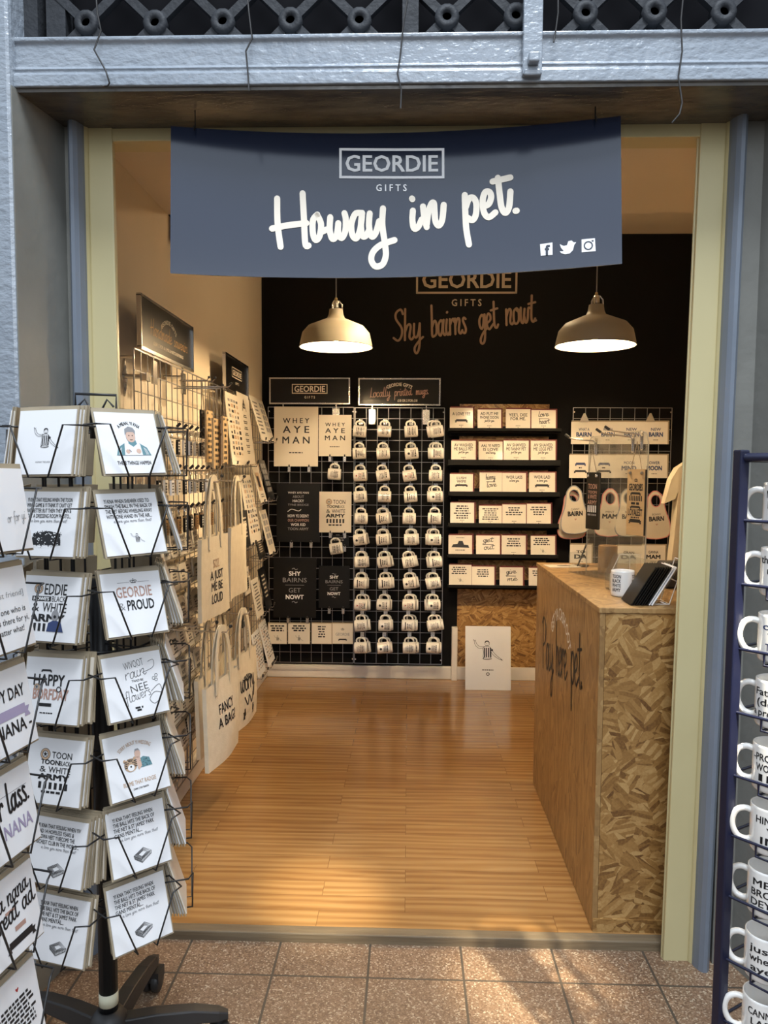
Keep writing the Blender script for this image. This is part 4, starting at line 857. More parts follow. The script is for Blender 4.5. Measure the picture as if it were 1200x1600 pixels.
rr = random.Random(11); sgn = [[-6, -3, 4, 9], [3, 3, 7, 0], [3, 9, 10, -1], [5, -1, 6, 1], [-1, 8, -1, -1], [9, 6, 2, 0], [2, 9, 12, 6], [-2, 3, 9, 9], [-2, -2, -1, -1], [6, -1, -2, 10], [4, 5, 0, -2]]
for r in range(11):
    for c in range(4):
        f = r / 10; px = xs0[c] + (xs1[c] - xs0[c]) * f + rr.uniform(-1.5, 1.5); k = (r * 5 + c * 3 + (r * c) % 4) % 6
        cc = place_mug(px, ys[r], YGB - .112, -sgn[r][c] * .9, 'white printed mug in front, %s row from the top, %s column of mug grid' % (ORD[r], ORD[c]), 'mugs on the back wall grid', k, rr.uniform(-8, 8))
        mug_hook(cc, 'steel hook of the mug in the %s row, %s column of the grid' % (ORD[r], ORD[c]))
        if r >= 5 or (r, c) in ((0, 3), (1, 3), (3, 3), (4, 1)):
            place_mug(px + rr.choice([3, 4, 5]) * (1 if c != 3 or r > 8 else -1), ys[r] - .5, YGB - .018 + .0, -sgn[r][c] * .9 - rr.uniform(0, 4), 'white mug tucked behind, %s row from the top, %s column of mug grid' % (ORD[r], ORD[c]), 'mugs on the back wall grid', (k + 2) % 6)
for px, py, lab, k in ((523, 741, 'lone white mug hanging under the smaller WHEY AYE MAN print', 2), (526, 857, 'lone white mug hanging under the striped print', 0)):
    c = place_mug(px, py, YGB - .09, 3 if py < 800 else -9, lab, 'mugs on the back wall grid', k); mug_hook(c, 'steel hook of the ' + lab)
# card ledges on the back wall
def card_simple(x0, y0, x1, y1, Y, mat, env, lab, grp, draw, tilt=7, extra=True):
    a = at_y(x0, y0, Y); b = at_y(x1, y1, Y); W = b.x - a.x; H = a.z - b.z; t = thing('greeting_card', lab, 'card', M=T(((a.x + b.x) / 2, Y, b.z)) @ RX(-tilt), group=grp)
    MB().mat(env).box((-W / 2 + .004, .003, 0), (W / 2 + .011, .009, H + .010)).build('envelope', t); m = MB().mat(mat).box((-W / 2, 0, 0), (W / 2, .003, H)); f = frame((0, -.0007, H / 2), (1, 0, 0)); draw(m, f, W, H); m.build('card_front', t); return t
def dl(lines, foot=True, scr=None, motif=None):
    def d(m, f, W, H):
        y = H * .36 if len(lines) > 2 or scr else H * .28; m.mat('ink')
        for l in lines: h = H * (.15 if len(lines) < 3 else .09); y -= h; m.text(l, 0, y, h, f, W * min(.78, .13 + .07 * len(l)), .02); y -= h * .3
        if scr: m.script(scr, (-W * .2, y - H * .1), (W * .2, y - H * .1), H * .06, H * .018, f, smooth=3)
        if motif: motif(m, f, W, H)
        if foot: bars(m, f, 0, -H * .34, W * .3, 1, H * .025, 0, 1); heart(m, f, 0, -H * .44, H * .025)
    return d
def mo_rib(m, f, W, H): ribbon(m, f, 0, -H * .12, W * .46, H * .11)
def mo_boat(m, f, W, H):
    m.mat('ink').poly([(-W * .38, -H * .14), (W * .38, -H * .16), (W * .34, -H * .02), (W * .16, H * .0), (W * .1, H * .2), (-W * .06, H * .2), (-W * .12, H * .04), (-W * .3, H * .02)], f); bars(m, f, 0, -H * .26, W * .6, 1, H * .04, 0, 4); bars(m, f, 0, H * .38, W * .5, 1, H * .03, 0, 4)
def mo_lines(n, seed): return lambda m, f, W, H: bars(m, f, 0, H * .36, W * .72, n, H * .06, H * .055, seed)
def mo_fig(m, f, W, H): bars(m, f, -W * .05, H * .4, W * .7, 4, H * .06, H * .04, 9); footballer(m, f, 0, -H * .25, H * .16)
def mo_scr(a, b):
    return lambda m, f, W, H: (m.mat('ink').script(a, (-W * .22, H * .14), (W * .2, H * .18), H * .14, H * .03, f), m.rect(-W * .2, H * .02, W * .2, H * .05, f), m.script(b, (-W * .18, -H * .24), (W * .24, -H * .20), H * .14, H * .03, f))
ROWS = [[((68, 85, 252, 243), dl(['A LOVE YEE'], True, None, mo_rib), 'reading A LOVE YEE'), ((292, 100, 480, 247), dl(['AD PUT ME', 'PHONE DOON'], True, 'just for you'), 'reading AD PUT ME PHONE DOON'), ((520, 97, 715, 247), dl(["YEE'L DEE", 'FOR ME.']), "reading YEE'L DEE FOR ME"), ((727, 105, 920, 248), dl([], True, None, mo_scr('love', 'heart')), 'with slanted love script')],
 [((80, 352, 275, 503), dl(['AV WASHED', 'ME BALLS PET'], True, 'just for you'), 'reading AV WASHED'), ((300, 358, 492, 505), dl(['AAL YI NEED', 'IS LOVE'], True, 'and hinny'), 'reading AAL YI NEED IS LOVE'), ((502, 352, 702, 505), dl(['AV SHAVED', 'ME FANNY PET'], True, 'just for you'), 'reading AV SHAVED, third along'), ((722, 352, 918, 507), dl(['AV SHAVED', 'ME LEGS PET'], True, 'just for you'), 'reading AV SHAVED ME LEGS PET')],
 [((68, 622, 252, 757), dl(['LUSH', 'WIFE'], False, 'a love you', mo_rib), 'reading LUSH WIFE'), ((308, 610, 487, 762), dl([], False, None, mo_scr('hinny', 'love')), 'with script under crinkled clear film'), ((492, 612, 680, 765), dl(['WOR LASS'], False, 'a love you'), 'reading WOR LASS'), ((708, 610, 915, 767), dl(['WOR LAD'], True, 'a love you', mo_rib), 'reading WOR LAD')],
 [((72, 852, 262, 1010), dl([], True, None, mo_lines(6, 1)), 'with a centred verse, nearest the mugs'), ((303, 878, 485, 1014), dl([], True, None, mo_lines(6, 2)), 'with a centred verse, second along'), ((492, 868, 680, 1017), dl([], True, None, mo_lines(4, 3)), 'with shiny crinkled film'), ((690, 862, 880, 1020), dl([], True, None, mo_lines(4, 5)), 'with four lines of capitals and tiny figure')],
 [((57, 1115, 245, 1260), dl([], False, None, mo_boat), 'with a black and white landscape picture'), ((280, 1118, 470, 1264), dl([], False, None, mo_scr('get', 'out')), 'with two words of bold script'), ((487, 1118, 678, 1270), dl([], True, None, mo_lines(4, 7)), 'with four lines of capitals and a heart'), ((722, 1122, 915, 1272), dl([], False, None, mo_fig), 'with folded film and a tiny figure')],
 [((62, 1355, 240, 1507), dl([], False, None, mo_fig), 'with a cheering tiny figure'), ((245, 1370, 425, 1510), dl([], False, None, mo_lines(4, 8)), 'with a table of small print'), ((470, 1375, 655, 1517), dl([], False, None, mo_scr('give', 'me')), 'with script under crinkled film'), ((705, 1380, 880, 1522), dl([], False, None, mo_lines(3, 6)), 'half hidden by the counter')]]
LEDY = [(250, 302), (505, 580), (762, 830), (1016, 1082), (1266, 1328), (1515, 1570)]
YL = 3.03
for r, cards in enumerate(ROWS):
    y0 = 620 + LEDY[r][0] / 5.16; y1 = 620 + LEDY[r][1] / 5.16; a = at_y(700.5, y0, YL - .035); b = at_y(877 - r * 1.3, y1, YL - .035)
    m = MB().mat('ledge_black').box((a.x, YL - .04, b.z + .012), (b.x, YB - .012, b.z + .024)).box((a.x, YL - .04, b.z + .012), (b.x, YL - .032, a.z)).box((a.x + .02, YB - .03, b.z - .01), (b.x - .02, YB - .012, a.z + .02)); o = m.build('picture_ledge', loc=None, bevel=.002); tag(o, 'black picture ledge of cards on the back wall, %s from the top' % ORD[r], 'ledge', 'black card ledges on the back wall')
    for i, (q, d, desc) in enumerate(cards):
        card_simple(690 + q[0] / 5.16, 620 + q[1] / 5.16, 690 + q[2] / 5.16, 620 + (q[3] + 10) / 5.16, YL, 'cream_card', 'red_envelope', 'cream card %s on the %s black ledge' % (desc, ORD[r]), 'cards on the black ledges', d, tilt=rr.uniform(5, 8))
# poster leaning against the OSB, on the floor
a = at_z(727, 1078, 0); b = at_z(798, 1080, 0); W = b.x - a.x; t = thing('poster_print', 'white poster of a striped-shirt footballer leaning on the floor by the counter', 'poster', M=T(((a.x + b.x) / 2, a.y, .001)) @ RX(-9)); H = W * 1.41
MB().mat('white_card').box((-W / 2, 0.006, 0), (W / 2 + .004, .010, H - .002)).build('backing_board', t); m = MB().mat('white_card').box((-W / 2, 0, 0), (W / 2, .004, H)); f = frame((0, -.0008, H / 2), (1, 0, 0)); footballer(m, f, -.005, H * .12, W * .36); bars(m, f, 0, -H * .18, W * .36, 1, .006, 0, 3); m.mat('ink').ring(0, -H * .25, .007, .012, f); m.build('print_sheet', t)
# cards and bibs behind the counter
CR_ = [(893, 933, 659, 694, 'WHAT A', 'BAIRN'), (933, 968, 659, 694, 'WHAT A', 'BAIRN'), (968, 1007, 659, 694, 'NEW', 'BAIRN'), (1007, 1044, 659, 694, 'NEW', 'BAIRN'), (890, 925, 711, 747, 'TOP', 'DAD'), (925, 964, 711, 747, 'BEST', 'MAM'), (964, 1003, 711, 747, 'MOON', 'MIND'), (1003, 1043, 711, 747, 'OWER', 'MOON'), (891, 925, 851, 884, 'TO', 'DA'), (963, 1003, 853, 884, 'GRAN', 'DA'), (1003, 1040, 852, 884, 'GANNA', 'MAM')]
for i, (x0, x1, y0, y1, l1, l2) in enumerate(CR_):
    def d(m, f, W, H, l1=l1, l2=l2, i=i):
        if 4 <= i < 6: ribbon(m, f, 0, H * .12, W * .4, H * .10, 'blue_ink'); bars(m, f, 0, -H * .02, W * .2, 1, H * .06, 0, i); ribbon(m, f, 0, -H * .2, W * .48, H * .09); return
        m.mat('blue_ink' if i < 8 else 'ink').text(l1, 0, H * .10, H * .13, f, W * .42, .02); m.text(l2, 0, -H * .16, H * .19, f, W * .6, .05); bars(m, f, 0, -H * .3, W * .3, 1, H * .03, 0, i)
    lab = ['cream card with a small crown, top row behind the counter, first along', 'cream card with a small crown, top row behind the counter, second along', 'cream card reading NEW BAIRN behind the clear display stand', 'cream card reading NEW BAIRN at the end of the top row', 'cream card with two ribbons, second row behind the counter, first along', 'cream card with two ribbons behind the black plaque', 'cream card reading MOON behind the pale plaque', 'cream card with red dashes and MOON at the end of its row', 'cream card low on the grid at the end of the counter', 'cream card low on the grid behind the bamboo cup', 'cream card reading GANNA MAM low on the grid'][i]
    card_simple(x0, y0, x1 - 1, y1, YGB - .02, 'cream_card', 'kraft', lab, 'cards on the grid behind the counter', d, 2)
for px, lab in ((913, 'triangular steel clip over the crown cards'), (1016, 'triangular steel clip over the new baby cards')):
    p = bw(px, 655, YGB - .022); tag(MB().mat('chrome').prism([(-.034, -.018), (.034, -.018), (.006, .042), (-.006, .042)], XZ(-.004), .006).ring(0, .02, .006, .012, XZ(-.0046)).build('steel_clip', loc=tuple(p)), lab + ' behind the counter', 'clip')
def bib(draw, trim):
    root = thing('baby_bib', '', 'bib'); W = .17; H = .30
    def outline(k):
        L = [(-.03, .27), (-.05, .30), (-.02, .335), (.02, .335), (.05, .30), (.034, .27)]
        return None
    P = crom([(0, 0), (.07, .012), (.098, .05), (.094, .12), (.07, .19), (.058, .25), (.05, .30), (.02, .335), (0, .34)], 4); full = P + [V((-p.x, p.y)) for p in reversed(P[1:-1])]
    n = len(full); hole = [V((.034 * math.sin(2 * math.pi * (k + .5) / n), .272 - .042 * math.cos(2 * math.pi * (k + .5) / n))) for k in range(n)]
    fr = lambda x, y, z=0: V((x, -.008 - z - .022 * math.sin(math.pi * min(1, max(0, y / .34))) * (1 - (x / .1) ** 2), y)); m = MB().mat('bib_cream'); vs = []
    for z in (0, -.006):
        for a_, b_ in zip(full, hole):
            for k in range(4): q = a_ + (b_ - a_) * (k / 3); vs.append(fr(q.x, q.y, z))
    fs = []
    for z in range(2):
        o = z * n * 4
        for i in range(n):
            j = (i + 1) % n
            for k in range(3): fs.append((o + i * 4 + k, o + j * 4 + k, o + j * 4 + k + 1, o + i * 4 + k + 1))
    for i in range(n): j = (i + 1) % n; fs.append((i * 4, n * 4 + i * 4, n * 4 + j * 4, j * 4)); fs.append((i * 4 + 3, j * 4 + 3, n * 4 + j * 4 + 3, n * 4 + i * 4 + 3))
    m.add(vs, fs, False); f2 = lambda x, y, z=0: fr(x, y + .13, z + .001); draw(m, f2); m.build('bib_cloth', root)
    m = MB().mat(trim); m.tube([fr(p.x, p.y, -.002) for p in full], .0045, 5, closed=True); m.tube([fr(p.x, p.y, -.002) for p in hole], .004, 5, closed=True); m.build('bib_trim', root); return root
def db(l1, l2, i=0):
    def d(m, f): m.mat('ink').text(l1, 0, .04, .014, f, .06, .0) ; m.text(l2, 0, .0, .032, f, .105, .05); heart(m, f, 0, -.025, .008, 'rose_ink')
    return d
for i, (px, py, Y, l1, l2, tr, lab) in enumerate([(893, 842, YGB - .035, 'CANNY', 'BAIRN', 'bib_pink', 'cream bib edged in pink behind the grey edged bib'), (899, 834, YGB - .09, 'CANNY', 'BAIRN', 'bib_grey', 'cream bib edged in grey at the end of the card ledges'), (950, 838, YGB - .04, 'MINT', 'MAM', 'bib_pink', 'cream pink-edged bib behind the clear stand and black plaque'), (983, 838, YGB - .05, 'BONNY', 'BAIRN', 'bib_grey', 'cream bib reading BAIRN partly behind the pale plaque'), (1025, 842, YGB - .06, 'BONNY', 'BAIRN', 'bib_pink', 'cream pink-edged bib reading BAIRN beside the hanging shirt')]):
    b = bib(db(l1, l2), tr); b['label'] = lab; b['group'] = 'baby bibs behind the counter'; b.matrix_world = T(at_y(px, py, Y)) @ RY(rr.uniform(-4, 4))
    p = at_y(px, py, Y); tag(MB().mat('chrome').tube([(0, YGB - p.y, .0), (0, -.02, -.002), (0, -.03, .012)], .0026, 5).build('display_hook', loc=(p.x, p.y, p.z + .30)), 'steel hook of the ' + lab, 'hook', 'bib hooks behind the counter')
# t-shirt on the right
Yt = 1.55; c = at_y(1037, 718, Yt)
t = thing('tshirt', 'cream t-shirt on a hanger behind the counter, half hidden by the door jamb', 't-shirt', M=T((1.62, Yt, at_y(1068, 900, Yt).z)))
H = at_y(1066, 716, Yt).z - t.matrix_world.translation.z
half = [(0, H), (.07, H + .0), (.10, H + .02), (.17, H - .005), (.235, H - .05), (.268, H - .11), (.298, H - .235), (.246, H - .210), (.232, H - .17), (.243, H - .4), (.262, .0)]
def slab(m, half, dep):
    P = [V((x, z)) for x, z in half]; rings = []
    full = [V((-p.x, p.y)) for p in reversed(P)] + P[1:]
    for yy, s in ((-dep, .985), (0, 1.0), (dep, .985)): rings.append([V((p.x * s, yy * (1 + .5 * math.sin(p.x * 20)), p.y)) for p in full])
    return m.loft(rings, smooth=False)
m = MB().mat('tshirt_cotton'); slab(m, half, .025); m.build('shirt_body', t)
MB().mat('tshirt_cotton').tube([(-.09, -.02, H + .012), (-.05, -.028, H - .03), (0, -.03, H - .045), (.05, -.028, H - .03), (.09, -.02, H + .012)], .009, 6).build('neck_rib', t)
MB().mat('grid_wire').tube([(-.2, 0, H - .06), (0, 0, H + .05), (.2, 0, H - .06)], .004, 6).tube([(0, 0, H + .05), (0, 0, H + .10), (.02, 0, H + .12), (.02, 0, H + .14)], .003, 6).build('hanger', t)
tag(MB().mat('chrome').tube([(1.5, Yt, 0), (2.2, Yt, 0)], .012, 10).build('clothes_rail', loc=(0, 0, t.matrix_world.translation.z + H + .135)), 'chrome clothes rail fixed to the side wall above the t-shirt', 'rail')
# ================================================================== COUNTER
HC = 1.105; XC = .632; X2 = 1.26; Y2 = 1.25
t = thing('counter', 'tall chipboard shop counter with Pay here pet lettering on its side', 'counter', (XC, 0, 0))
YC = .015
MB().mat('osb_front').box((.0185, YC, .004), (X2 - XC, YC + .018, HC - .0185)).build('front_panel', t, bevel=.001)
MB().mat('osb_side').box((0, YC, .002), (.018, Y2, HC - .018)).build('side_panel', t, bevel=.0015)
MB().mat('osb_side').box((X2 - XC - .018, YC + .018, .002), (X2 - XC, Y2, HC - .018)).build('inner_panel', t); MB().mat('osb_front').box((.018, Y2 - .018, .002), (X2 - XC - .018, Y2, HC - .018)).build('end_panel', t)
MB().mat('osb_top').box((-.004, YC - .004, HC - .018), (X2 - XC, Y2 + .004, HC)).build('counter_top', t, bevel=.002)
MB().mat('osb_front').box((.002, YC - .008, .0), (X2 - XC, YC - .0005, .045)).build('kick_strip', t)
CF = lambda px, py: (lambda p: (-p.y, p.z))(at_x(px, py, XC))
FC = lambda x, y, z=0: V((XC - .0012 - z, -x, y)) - V((XC, 0, 0))
m = MB().mat('ink')
for s, p0, p1, hx in (('Pay', (848, 1042), (865, 1051), 1.0), ('here', (869, 1053), (886, 1063), 1), ('pet.', (892, 1066), (911, 1078), 1)): m.script(s, CF(*p0), CF(*p1), .115, .0125, FC, 0, .05)
m.build('side_script', t)
p = CF(862, 960); q = CF(894, 1003); m = MB().mat('white_print'); cx, cy = CF(876, 992); Wl = .36
vs = m.text('GET YA CASH OOT', cx, cy + .06, .05, FC, .40, .015, arc=.20); m.build('side_arc_text', t)
# things on the counter
def on(px, py): return at_z(px, py, HC)
p = on(878, 885); o = MB().mat('cream_card').box((-.075, -.05, 0), (.075, .05, .003)).mat('ink').disc(.01, 0, .035, frame((0, 0, .0036), (1, 0, 0), (0, 1, 0)), 0, 16, .02).build('leaflet'); o.matrix_world = T((p.x, p.y, HC)) @ RZ(8); tag(o, 'small pale leaflet lying flat at the far end of the counter', 'leaflet')
p = on(903, 884); t = thing('photo_card', 'dark card tilted in a clear holder at the far end of the counter', 'card', M=T((p.x, p.y, HC)) @ RZ(74)); MB().mat('black_card').box((-.05, -.002, .004), (.05, .002, .135), RX(20)).build('dark_card', t); MB().mat('acrylic').box((-.052, .003, .0), (.052, .005, .14), RX(20)).box((-.052, -.05, 0), (.052, .03, .003)).build('clear_holder', t)
# bamboo cup
p = on(949, 894); t = thing('bamboo_cup', 'round bamboo cup standing inside the clear display stand', 'cup', (p.x, p.y, HC)); h = .12; r = .041
MB().mat('bamboo').lathe([(0, 0), (r - .002, 0), (r, .003), (r, h - .003), (r - .002, h), (r - .006, h), (r - .007, h - .005), (r - .007, .006), (0, .006)], 28).build('cup_body', t)
# acrylic display stand with hooks
pL = on(915, 893); pR = on(1006, 912)
ax = V((pR.x - pL.x, pR.y - pL.y, 0)); Wd = ax.length; ang = math.degrees(math.atan2(ax.y, ax.x)); zt = at_y(1010, 668, pR.y).z - HC
t = thing('display_stand', 'tall clear acrylic display stand with curved top on the counter', 'stand', M=T((pL.x, pL.y, HC)) @ RZ(ang))
zl = at_y(930, 682, pL.y).z - HC
prof = [(0, 0), (Wd, 0), (Wd, zt - .06)] + [(Wd - .05 + .05 * math.cos(a), zt - .06 + .05 * math.sin(a)) for a in (.5, 1.0, 1.57)] + [(.05, zl)] + [(.03 + .03 * math.cos(a), zl - .03 + .03 * math.sin(a)) for a in (2.1, 2.7, 3.14)]
MB().mat('acrylic').prism(prof, XZ(0), .004).build('acrylic_panel', t)
MB().mat('acrylic_edge').tube([(Wd, .002, 0), (Wd, .002, zt - .06), (Wd - .014, .002, zt - .02), (Wd - .05, .002, zt - .01)], .0028, 6).tube([(0, .002, 0), (0, .002, zl - .03), (.012, .002, zl - .008), (.03, .002, zl)], .0018, 6).build('panel_edge', t)
MB().mat('acrylic').box((0, -.09, 0), (Wd, .12, .004)).box((0, -.09, 0), (.004, .004, .09)).box((0, .116, 0), (Wd, .12, .08)).build('acrylic_base', t)
S = t.matrix_world.inverted(); N_ = S.to_3x3()
hooks = []
for i, (m0, tip) in enumerate(((( 932, 692), (901, 681)), ((990, 686), (948, 672)), ((1004, 682), (962, 668)))):
    def onpl(px, py):   # point on the stand's plane
        n = V((-ax.y, ax.x, 0)).normalized(); d = ray(px, py); return CAM + d * ((V((pL.x, pL.y, HC)) - CAM).dot(n) / d.dot(n))
    a = S @ onpl(*m0); tipw = S @ onpl(*tip); b = V((tipw.x + .03, -.10, tipw.z))
    k = .75; b = V((a.x + (tipw.x - a.x) * k, -.07, a.z + (tipw.z - a.z) * k))
    m = MB().mat('chrome').tube([a + V((0, -.006, -.05)), a + V((0, -.008, 0)), a + V((0, -.016, .008)), b + V((.02, .012, -.008)), b], .003, 6).box(tuple(a + V((-.006, -.004, -.055))), tuple(a + V((.006, 0, .02)))).mat('black_plastic').tube([b + V((.006, .003, -.002)), b + V((-.012, -.006, .012))], .006, 6); m.build('peg_hook', t); hooks.append((a, b))
def plaque_on(px0, py0, px1, py1, mat, lab, hk, draw):
    Wm = t.matrix_world; a, b = hooks[hk]; 
    def pl(px, py, off=.03):
        n = V((-ax.y, ax.x, 0)).normalized(); O = V((pL.x, pL.y, HC)) - n * off; d = ray(px, py); return S @ (CAM + d * ((O - CAM).dot(n) / d.dot(n)))
    A = pl(px0, py0); B = pl(px1, py1); w_ = abs(B.x - A.x); h_ = A.z - B.z; cx = (A.x + B.x) / 2
    o = thing('hanging_plaque', lab, 'plaque', M=Wm @ T((cx, -.03, B.z))); m = MB().mat(mat).box((-w_ / 2, 0, 0), (w_ / 2, .006, h_)); f = frame((0, -.0007, h_ / 2), (1, 0, 0)); draw(m, f, w_, h_); m.mat('black_plastic').box((w_ / 2, .0, .002), (w_ / 2 + .004, .007, h_ - .002)).build('board', o)
    hz = a.z - B.z - .02; hx = a.x - cx; MB().mat('kraft' if mat != 'black_card' else 'chrome').tube([(-w_ * .34, 0, h_ - .015), (hx, .006, hz), (w_ * .34, 0, h_ - .015)], .0016, 4).sphere((-w_ * .34, -.002, h_ - .015), .008, 4).sphere((w_ * .34, -.002, h_ - .015), .008, 4).build('string', o)
def d_pb(m, f, w_, h_): rows(m, f, [('TOON', h_ * .09, w_ * .7), ('TOON', h_ * .05, w_ * .7), ('& WHITE', h_ * .075, w_ * .7), ('ARMY', h_ * .075, w_ * .75)], 0, h_ * .3, w_, .35, 'rose_ink'); m.mat('white_print'); [m.rect(-w_ * .36 + k * w_ * .15, -h_ * .20, -w_ * .28 + k * w_ * .15, -h_ * .08, f) for k in range(5)]; bars(m, f, 0, -h_ * .23, w_ * .7, 1, h_ * .03, 0, 2, 'grey_ink')
def d_pc(m, f, w_, h_):
    crown(m, f, 0, h_ * .33, w_ * .10); m.mat('ink').text('GEORDIES', 0, h_ * .18, h_ * .10, f, w_ * .8, .03); ribbon(m, f, 0, h_ * .135, w_ * .5, h_ * .035); stripes(m, f, 0, h_ * .10, w_ * .78, h_ * .08, 8); bars(m, f, 0, h_ * .0, w_ * .75, 1, h_ * .035, 0, 1); ribbon(m, f, 0, -h_ * .07, w_ * .5, h_ * .03); m.mat('ink').text('LOYALEST', 0, -h_ * .2, h_ * .10, f, w_ * .82, .03); bars(m, f, 0, -h_ * .22, w_ * .75, 1, h_ * .02, 0, 1); ribbon(m, f, 0, -h_ * .28, w_ * .6, h_ * .05)
plaque_on(917, 738, 934, 828, 'black_card', 'black hanging plaque with rose lettering on the clear stand', 0, d_pb)
plaque_on(981, 733, 1005, 838, 'plywood', 'pale wooden hanging plaque with bold capitals on the clear stand', 2, d_pc)
# brochure holder behind the white mug
p = on(975, 922); t = thing('leaflet_holder', 'low clear acrylic holder with clipped corner behind the white mug', 'holder', M=T((p.x, p.y, HC)) @ RZ(6)); h = .135
MB().mat('acrylic').prism([(-.055, 0), (.062, 0), (.062, h), (-.02, h), (-.055, h * .45)], XZ(0), .003).prism([(-.055, 0), (.062, 0), (.062, h), (-.02, h), (-.055, h * .45)], XZ(.05), .003).box((-.055, 0, 0), (.062, .05, .003)).build('clear_pocket', t); MB().mat('acrylic_edge').tube([(.062, -.0005, h), (-.02, -.0005, h), (-.055, -.0005, h * .45), (-.055, -.0005, .002)], .0014, 5).tube([(.02, .002, h), (.02, .002, 0)], .0014, 5).build('pocket_edge', t)
# white mug on the counter
def mugtxt(m, cyl):
    m.mat('ink')
    for k, t_ in enumerate(('TOON', 'BLACK', 'WHITE', 'ARMY')):
        for x0 in (-.112, -.036): m.text(t_, x0 + .008, .022 - k * .016, .012, cyl, .034, .03)
p = on(972, 931); mg = mug_build(1, mugtxt); mg['label'] = 'white mug with black lettering standing on the near end of the counter'; mg.matrix_world = T((p.x, p.y, HC - .002)) @ RZ(98)
# card rack of black cards leaning
p = on(1000, 946); t = thing('card_rack', 'white wire rack holding leaning black cards on the counter', 'rack', (p.x, p.y, HC)); m = MB().mat('white_print')
for y in (.01, .10): m.tube([(.0, y, .003), (.10, y, .003), (.145, y, .15)], .002, 5).tube([(.09, y, .003), (.07, y, .012)], .002, 5)
m.tube([(.145, .01, .15), (.145, .10, .15)], .002, 5).tube([(.04, .01, .003), (.04, .10, .003)], .002, 5).tube([(.10, .01, .003), (.10, .10, .003)], .002, 5).tube([(.125, .01, .08), (.125, .10, .08)], .002, 5).build('wire_frame', t)
R0 = V((p.x, p.y, HC)); lean = 31
for i in range(10):
    mt = 'black_card' if i < 7 else ('white_card' if i < 9 else 'acrylic'); o = MB().mat(mt).box((0, -.002, 0), (.0032, .118, .150)).build('print_card'); o.matrix_world = T(R0 + V((-.034 + i * .0085, -.012 + .003 * (i % 2), .0036))) @ RY(lean); tag(o, ('black card leaning in the white wire rack on the counter, %s from the mug' if i < 7 else 'clear-sleeved white card leaning in the white wire rack, %s from the mug') % ORD[i], 'card', 'cards in the wire rack on the counter')
p = at_z(1052, 925, HC); tag(MB().mat('black_plastic').box((-.02, -.04, 0), (.09, .05, .10)).build('card_reader', loc=(p.x + .01, p.y + .12, HC), bevel=.008), 'black device beside the wire rack, half hidden by the door jamb', 'device')
p = on(1030, 912); tag(MB().mat('white_print').tube([p + V((0, .05, .004)), p + V((.03, .06, .02)), p + V((.07, .06, .03)), p + V((.14, .08, .02))], .004, 6).build('cable', loc=(0, 0, 0)), 'short white cable behind the wire card rack', 'cable')
